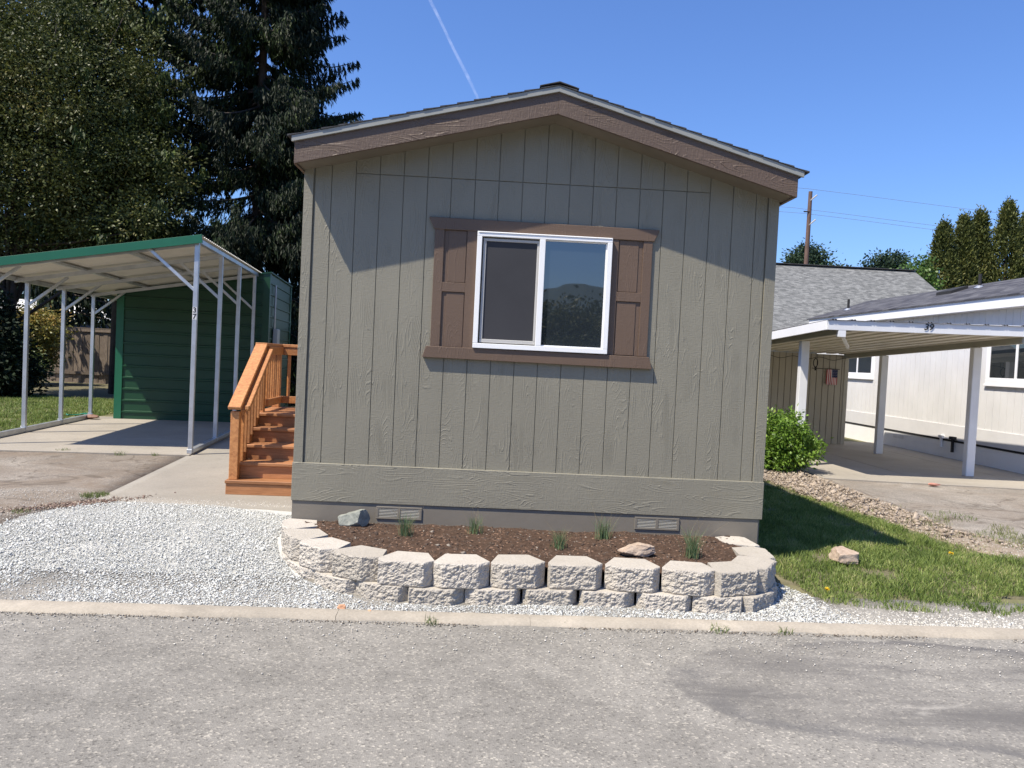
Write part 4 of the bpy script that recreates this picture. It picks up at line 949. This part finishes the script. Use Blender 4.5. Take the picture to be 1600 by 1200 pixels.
# flag hanging on the shed wall
fl = empty('flag', (9.85, 11.44, 1.62), 0, 'small red white and blue striped flag hanging on the tan shed wall', 'flag')
RED = plain('flag_red', (.42, .035, .045), .8); WHI = plain('flag_white', (.62, .58, .55), .8); BLU = plain('flag_blue', (.02, .028, .09), .8)
m = MB(); fwid_, fh = .26, .36; sw_ = fwid_/13
for i in range(13):
    xa = -.13+i*sw_; zt = 0 if i < 6 else -.19
    n = 12
    for k in range(n):
        za, zc = zt+(-fh-zt)*k/n, zt+(-fh-zt)*(k+1)/n; yw = lambda x, z: .010*math.sin(x*30+z*6)
        m.add([(xa, yw(xa, za), za), (xa+sw_, yw(xa+sw_, za), za), (xa+sw_, yw(xa+sw_, zc), zc), (xa, yw(xa, zc), zc)], [(0, 3, 2, 1)], 0 if i % 2 == 0 else 1)
m.build('stripes', [RED, WHI], fl, fixn=False)
m = MB(); xa = -.13+6*sw_
for k in range(7):
    a, b = xa+k*sw_, xa+(k+1)*sw_; yw = lambda x: .010*math.sin(x*30)
    m.add([(a, yw(a), 0), (b, yw(b), 0), (b, yw(b), -.19), (a, yw(a), -.19)], [(0, 3, 2, 1)], 0)
for i in range(6):
    for j in range(5):
        x, z = xa+.012+i*.0235, -.02-j*.038; y = .010*math.sin(x*30)-.004; m.add([(x, y, z), (x+.006, y, z), (x+.006, y, z-.008), (x, y, z-.008)], [(0, 3, 2, 1)], 1)
m.build('canton', [BLU, WHI], fl, fixn=False)
m = MB(); m.tube([(-.5, -.012, .012), (.17, -.012, .012)], .007, 6); m.build('rod', MT['dark'], fl)
m = MB(); m.tube([(8.2+t*1.9, 11.3, 1.90-.06*math.sin(t*PI*3)**2) for t in np.linspace(0, 1, 40)], .006, 5); tag(m.build('string_lights', MT['dark']), 'thin dark cord looping along the top of the tan shed under the carport roof', 'cord')
m = MB(); m.tube([(9.33+.05*math.cos(a), 11.2+.0*a, 1.76+.10*math.sin(a)) for a in np.linspace(0, 2*PI, 18)], .011, 6); m.tube([(9.33, 11.2, 1.66), (9.335, 11.2, 1.58)], .022, 6); m.tube([(9.33, 11.2, 1.86), (9.33, 11.2, 1.99)], .005, 5); tag(m.build('hanging_hook', MT['dark']), 'dark wire ring hanging under the white carport roof before the tan shed', 'wire ring')
# ------------------------------------------------------------------ grey roofed house behind
gh = empty('grey_roof_house', (14, 23.5, -.1), 0, 'house with a big sunlit grey shingle roof rising behind the taupe home and white home', 'house')
m = MB(); m.box(-9, 3.6, -5.2, 5.2, 0, 2.55); m.build('wall', plain('house_wall', (.5, .48, .44), .7), gh)
m = MB(); ze, zr, d = 2.5, 5.78, 5.9
m.hexa([(-9.6, -d, ze), (4.4, -d, ze), (4.4, 0, zr), (-9.6, 0, zr), (-9.6, -d, ze+.08), (4.4, -d, ze+.08), (4.4, 0, zr+.08), (-9.6, 0, zr+.08)])
m.hexa([(-9.6, 0, zr), (4.4, 0, zr), (4.4, d, ze), (-9.6, d, ze), (-9.6, 0, zr+.08), (4.4, 0, zr+.08), (4.4, d, ze+.08), (-9.6, d, ze+.08)])
m.build('roof', shingle_mat('grey_shingles', (.10, .103, .102), (.15, .153, .15), (.21, .213, .208), 'x', 'y', 1.15, 2.1), gh)
m = MB(); m.bar((-9.6, 0, zr+.10), (4.4, 0, zr+.10), .3, .03); m.build('ridge_cap', MT['shingle'], gh)
# utility pole and power lines
up = empty('utility_pole', (22.86, 45, -.2), 0, 'tall brown wooden utility pole behind the grey roof', 'utility pole')
PB = plain('pole_wood', (.12, .072, .055), .8, var=.2, vs=4)
m = MB(); m.tube([(0, 0, 0), (.03, 0, 13.98)], [.20, .13], 10); m.build('pole', PB, up, smooth=False)
for z, s in ((13.6, 1), (12.6, -1), (11.95, 1)):
    m = MB(); m.tube([(0, -.1, z-.25), (s*.45, -.1, z+.15)] if z != 12.6 else [(0, -.1, z), (-.4, -.1, z)], .045, 6); f = m.build('insulator_arm', MT['sash'] if z != 12.6 else MT['dark'], up)
for (s, z, e, nm) in ((.42, 13.95, .2, 'highest'), (-.36, 12.62, -.1, 'middle'), (.42, 12.28, -.6, 'lowest')):
    pts = []
    for t in np.linspace(0, 1, 24): x = 22.86+s-30+t*75; dz = (x-22.86-s); pts.append((x, 45+.0*dz, z-.06*dz*(1 if dz > 0 else 0)+ (.0 if dz < 0 else 0)-.0006*dz*max(0, 30-dz)))
    m = MB(); m.tube(pts, .011, 5); tag(m.build('power_line', plain('wire_grey', (.22, .24, .28), .6)), '%s of the three power lines running right from the utility pole' % nm, 'power line', 'power lines')
# contrail high in the sky
m_, t, b = newmat('vapour'); b = N(t, 'BsdfTranslucent'); b.inputs[0].default_value = (1, 1, 1, 1)
tr = N(t, 'BsdfTransparent'); mx = N(t, 'MixShader'); n1 = noise(t, coords(t, (.01, .01, .01)), 1.2, 3, .6); t.links.new(ramp(t, n1, [(.3, .01), (.8, .06)]), mx.inputs[0])
t.links.new(tr.outputs[0], mx.inputs[1]); t.links.new(b.outputs[0], mx.inputs[2]); t.links.new(mx.outputs[0], t.nodes['Material Output'].inputs[0])
m = MB(); tr_pts = [(-400, 3780), (-372, 3966), (-325, 4260), (-281, 4556), (-215, 4950), (-153, 5356), (-120, 5660)]; V = []
for k, (x, y) in enumerate(tr_pts):
    wv = 10+4*mnoise.noise(Vector((k*.9, 0, 0)))+k*.5
    for q in range(6): a = q*PI/3; V.append((x+wv*math.cos(a), y, 1800+wv*.5*math.sin(a)))
m.add(V, [(k*6+q, k*6+(q+1) % 6, (k+1)*6+(q+1) % 6, (k+1)*6+q) for k in range(len(tr_pts)-1) for q in range(6)])
tag(m.build('contrail', m_, smooth=True), kind='stuff')
# ------------------------------------------------------------------ vegetation
SPR = leaf_mat('spruce_needles', (.005, .010, .006), (.012, .023, .008), .6, .12, .25, .35, c3=(.065, .105, .022))  # lightest tone paints sunlit yellow-green clumps into the needle colour
BARK = plain('bark', (.055, .042, .034), .95, var=.3, vs=6, bs_=14, bd=.03, bst=.8)
def conifer(name, x, y, H, R, nl, label, seed, mat=SPR, droop=.9, step=.16, ll=.16, lw=.05, hmin=.06, trunk_r=.28, twn=7, cone=.75, az=None):
    r = np.random.default_rng(seed); root = empty(name, (x, y, -.12), 0, label, 'tree')
    m = MB(); m.tube([(0, 0, 0), (.02, 0, H*.5), (0, 0, H)], [trunk_r, trunk_r*.6, .02], 10); 
    P = []; D = []; Ls = []
    for k in range(nl):
        t = hmin+(1-hmin)*((k+r.uniform(-.4, .4))/nl); t = min(max(t, .02), .98); h = H*t
        Ln = R*((1-t)**cone)*r.uniform(.62, 1.12)*min(1, .75+t*1.5); a = r.uniform(0, 2*PI)
        if az is not None and r.uniform() < .35: a = r.normal(az, .5)
        ca, sa = math.cos(a), math.sin(a); ns = max(3, int(Ln/step)); sag = r.uniform(.10, .28)*Ln; pts = []
        for j in range(ns+1):
            s = j/ns; z = h-sag*math.sin(s*PI*.62)*1.1+.30*Ln*max(0, s-.72)*1.1; rad = Ln*s
            pts.append((ca*rad, sa*rad, z))
        if k % 2 == 0 or Ln > R*.6: m.tube(pts[:-1], list(np.linspace(.045, .008, len(pts)-1)), 4)
        for j, p in enumerate(pts):
            s = j/ns
            if s < .12: continue
            lat = (.10+.30*math.sin(PI*min(1, s*1.05)))*min(1, Ln/2)
            for sd_ in (-1, -.5, 0, .5, 1):
                off = sd_*lat*r.uniform(.6, 1.2); bx, by = p[0]-sa*off, p[1]+ca*off
                tl = droop*(.25+.75*math.sin(PI*min(.97, s+.08))**.7)*r.uniform(.35, 1.0)*(1-.35*abs(sd_))*.62
                c = max(2, int(tl/.085)); dx, dy = r.normal(0, .12, 2); q = np.arange(c)/c*tl
                for rep in range(max(1, twn//3)):
                    P.append(np.stack([bx+ca*.12*q+dx*q+r.normal(0, .015, c), by+sa*.12*q+dy*q+r.normal(0, .015, c), p[2]-q+r.normal(0, .02, c)], 1))
                    dd = np.stack([ca*.30+r.normal(0, .30, c), sa*.30+r.normal(0, .30, c), np.full(c, -1.0)+r.normal(0, .30, c)], 1); D.append(dd)
    P = np.concatenate(P); D = np.concatenate(D); n = len(P)
    V, F = leaves(P, D, r.uniform(.7, 1.2, n)*ll, lw*r.uniform(.7, 1.3, n), r)
    m.build('trunk', BARK, root, smooth=True); np_mesh('crown', V, F, mat, root); return root, n
HOL = leaf_mat('holly_leaf', (.018, .032, .009), (.105, .120, .032), .5, .2, .3, .45, c3=(.20, .17, .062))
def broad(name, x, y, H, boxes, ncl, per, lsz, label, seed, mat, cat='tree', cr=.42, trunk=.22, bz=-.12, shell=.55, limbs=8):
    r = np.random.default_rng(seed); root = empty(name, (x, y, bz), 0, label, cat)
    C = []
    wts = np.array([b[3]*b[4]*b[5] for b in boxes])**.67; wts /= wts.sum()
    for bi in r.choice(len(boxes), ncl, p=wts):
        b = boxes[bi]; d = r.normal(size=3); d /= np.linalg.norm(d); rad = r.uniform(shell, 1.0)**.6*r.uniform(.9, 1.08)
        C.append([b[0]+d[0]*b[3]*rad, b[1]+d[1]*b[4]*rad, b[2]+d[2]*b[5]*rad])
    C = np.array(C); P = np.repeat(C, per, 0); n = len(P); o_ = r.normal(0, 1, (n, 3))*cr*np.repeat(r.uniform(.4, 1.15, ncl), per)[:, None]*.5; o_[:, 2] *= .75
    P = P+o_; D = o_+r.normal(0, .35*cr, (n, 3)); D[:, 2] -= .1*cr
    V, F = leaves(P, D, r.uniform(.7, 1.25, n)*lsz, lsz*.5*r.uniform(.8, 1.2, n), r); np_mesh('crown', V, F, mat, root)
    m = MB()
    if trunk:
        m.tube([(0, 0, 0), (.05, 0, H*.35), (0, .05, H*.8)], [trunk, trunk*.75, trunk*.2], 9)
        for k in range(limbs):
            c = C[r.integers(ncl)]; z0 = H*r.uniform(.15, .5); mid = (c[0]*.5, c[1]*.5, (z0+c[2])/2-.1)
            m.tube([(0, 0, z0), mid, tuple(c)], [trunk*.35, trunk*.22, .012], 6)
        m.build('trunk', BARK, root, smooth=True)
    return root
SZ = []
SZ.append(conifer('spruce_tree', -5.3, 16.2, 19, 3.7, 350, 'tall dark spruce with drooping branches standing behind the green shed', 5, az=0.0, cone=.5, ll=.19, lw=.034, trunk_r=.2, twn=12, droop=1.2, step=.13)[1])
SZ.append(conifer('conifer_tree', -9.3, 16.6, 19.5, 4.9, 300, 'dark conifer with bare lower trunk between the spruce and the holly tree', 6, hmin=.21, ll=.21, lw=.07, step=.2, cone=.55, mat=leaf_mat('conifer_needles', (.012, .022, .008), (.055, .080, .018), .6, .15, .25, .35, c3=(.11, .145, .03)))[1])
SZ.append(conifer('conifer_tree', -15.5, 24.0, 20, 5.0, 130, 'blue green conifer at the far left behind the holly tree', 8, hmin=.12, ll=.32, lw=.13, step=.26, twn=5, cone=.5)[1])
broad('holly_tree', -11.2, 14.4, 9.5, [(.9, 0, 6.9, 2.9, 1.8, 2.9), (-.4, .2, 5.6, 2.4, 2.0, 1.8), (3.0, -.2, 5.5, 1.7, 1.5, 1.5), (1.3, 0, 8.4, 2.3, 1.6, 2.4), (-1.3, 0, 8.2, 2.2, 2.0, 2.6)], 560, 300, .090,
      'broad holly tree with glossy golden green leaves above the left carport', 12, HOL, cr=.86, trunk=.15, limbs=26, shell=.8)
CY = leaf_mat('dark_cypress', (.006, .012, .008), (.018, .032, .014), .7, .05, .2, .8)
broad('cypress_shrub', -11.35, 13.6, 2.6, [(0, 0, 1.2, .95, .9, 1.5), (.15, 0, .6, 1.15, 1.0, .8)], 320, 60, .13, 'dark dense cypress shrub at the left edge under the carport roof', 13, CY, 'shrub', .35, .08)
broad('photinia_shrub', -13.6, 19.5, 2.2, [(0, 0, 1.75, 1.05, .8, .75), (.2, 0, 1.1, .7, .6, .6)], 220, 45, .12, 'shrub with orange and yellow new leaves beside the board fence', 14, leaf_mat('photinia', (.08, .12, .03), (.30, .24, .06), .45, .3, .5, 1, c3=(.45, .25, .08)), 'shrub', .35, .05)
broad('garden_shrub', -13.2, 18.3, 1.2, [(0, 0, .55, .75, .6, .6)], 120, 40, .10, 'low dark green shrub in front of the board fence end', 15, leaf_mat('lowshrub', (.015, .03, .01), (.09, .13, .03), .5, .2, .4, 1), 'shrub', .3, .04)
broad('leafy_bush', 6.70, 6.15, .5, [(0, 0, .58, .46, .40, .46), (-.1, 0, .25, .38, .34, .28), (.16, -.05, .42, .38, .3, .26)], 200, 46, .068, 'bright green leafy bush on the rubble between the taupe home and white carport', 16,
      leaf_mat('bush_leaf', (.06, .13, .012), (.20, .33, .05), .45, .35, .4, 2, c3=(.34, .42, .10)), 'bush', .17, .02, -.18, limbs=14)
ARB = leaf_mat('arborvitae', (.028, .042, .012), (.115, .130, .034), .6, .15, .25, .9, c3=(.17, .155, .05))
def arbor(x, y, H, R, label, seed, n=26000):
    R *= 1.42
    r = np.random.default_rng(seed); root = empty('arborvitae', (x, y, -.1), 0, label, 'tree', 'arborvitae row behind the white home')
    nc_ = n//34; t = r.uniform(0, 1, nc_)**.8; prof = R*np.clip((1-t)**.78*1.12, .03, 1)*(1-.25*(t < .1)); a = r.uniform(0, 2*PI, nc_)
    lump = 1+.16*np.sin(a*3+t*9+seed)+r.normal(0, .10, nc_); C = np.stack([np.cos(a)*prof*lump*r.uniform(.7, 1.0, nc_), np.sin(a)*prof*lump*r.uniform(.7, 1.0, nc_), t*H], 1)
    P = np.repeat(C, 34, 0)+r.normal(0, .10, (nc_*34, 3))*[1, 1, 1.5]; D = np.repeat(np.stack([np.cos(a)*.6, np.sin(a)*.6, np.full(nc_, .9)], 1), 34, 0)+r.normal(0, .5, (nc_*34, 3))
    V, F = leaves(P, D, r.uniform(.10, .17, len(P)), .055, r); np_mesh('crown', V, F, ARB, root)
    m = MB(); m.tube([(0, 0, 0), (0, 0, H*.9)], [.14, .03], 8); m.build('trunk', BARK, root)
arbor(20.95, 26, 8.2, .95, 'leftmost and shortest of the arborvitae trees above the white home roof', 21)
arbor(22.05, 26.3, 8.6, 1.0, 'second arborvitae from the left beside the shortest one', 22)
arbor(22.95, 26.6, 8.9, .95, 'third arborvitae from the left just left of the tallest one', 23)
arbor(23.75, 26.0, 9.25, 1.15, 'tallest arborvitae of the row above the white home roof', 24)
arbor(24.9, 26.3, 8.95, 1.05, 'arborvitae at the right edge of the photo past the tallest one', 25)
arbor(21.5, 28.0, 6.7, .9, 'lower arborvitae showing between the first and second trees of the row', 26)
broad('maple_tree', 19.0, 24.5, 5.5, [(0, 0, 4.6, 1.15, .9, 1.3), (.1, 0, 5.8, .45, .4, .8), (-.9, 0, 3.9, .7, .7, .7)], 260, 34, .17, 'small bright green leafy tree left of the arborvitae row', 30, leaf_mat('maple_leaf', (.04, .085, .015), (.13, .22, .05), .5, .3, .4, 1), cr=.5, trunk=.1)
PN = leaf_mat('pine_far', (.015, .032, .018), (.05, .085, .045), .6, .15, .25, .5)
broad('pine_tree', 26.2, 41, 8, [(-.55, 0, 8.5, .8, .6, .8), (.6, 0, 8.6, .85, .6, .9), (0, 0, 7.6, 1.5, .9, .8)], 260, 30, .2, 'round topped pine behind the grey roof ridge near the maple', 31, PN, cr=.45, trunk=.15)
broad('pine_tree', 29.6, 61, 11, [(0, 0, 11.4, 1.6, 1.2, 1.4), (2.6, 0, 10.6, 1.0, .8, .6)], 220, 30, .28, 'distant pine showing behind the utility pole over the grey roof', 32, PN, cr=.9, trunk=.2)
broad('far_tree', -28, 42, 6, [(0, 0, 4.6, 2.6, 2, 1.6)], 200, 30, .3, 'distant green tree above the white metal roof at the far left', 33, PN, cr=.9, trunk=.2)
# ------------------------------------------------------------------ what the window mirrors, behind the camera
r_ = np.random.default_rng(55); X_ = r_.uniform(-60, 70, 3000); hh = 5.4+1.6*np.array([mnoise.noise(Vector((x*.10, 0, 7))) for x in X_])+.8*np.array([mnoise.noise(Vector((x*.5, 0, 3))) for x in X_])
C = np.stack([X_, -48+r_.normal(0, 2, 3000), hh*r_.uniform(.1, 1, 3000)**.5], 1); P = np.repeat(C, 50, 0)+r_.normal(0, .5, (150000, 3)); V, F = leaves(P, r_.normal(size=(150000, 3)), .30, .17, r_)
tag(np_mesh('woods', V, F, HOL), kind='stuff')
m = MB(); n = 80
for i in range(n+1):
    x = -900+i*1800/n; z = 62+22*mnoise.noise(Vector((x*.004, 1, 0)))+7*mnoise.noise(Vector((x*.02, 2, 0))); m.v += [(x, -620, -5), (x, -640, z*.6), (x, -720, z), (x, -900, -5)]
for i in range(n):
    for k in range(3): m.f.append((i*4+k, (i+1)*4+k, (i+1)*4+k+1, i*4+k+1)); m.m.append(0)
tag(m.build('hills', plain('hill_green', (.05, .085, .10), .9)), kind='structure')
print('conifer leaves', SZ)
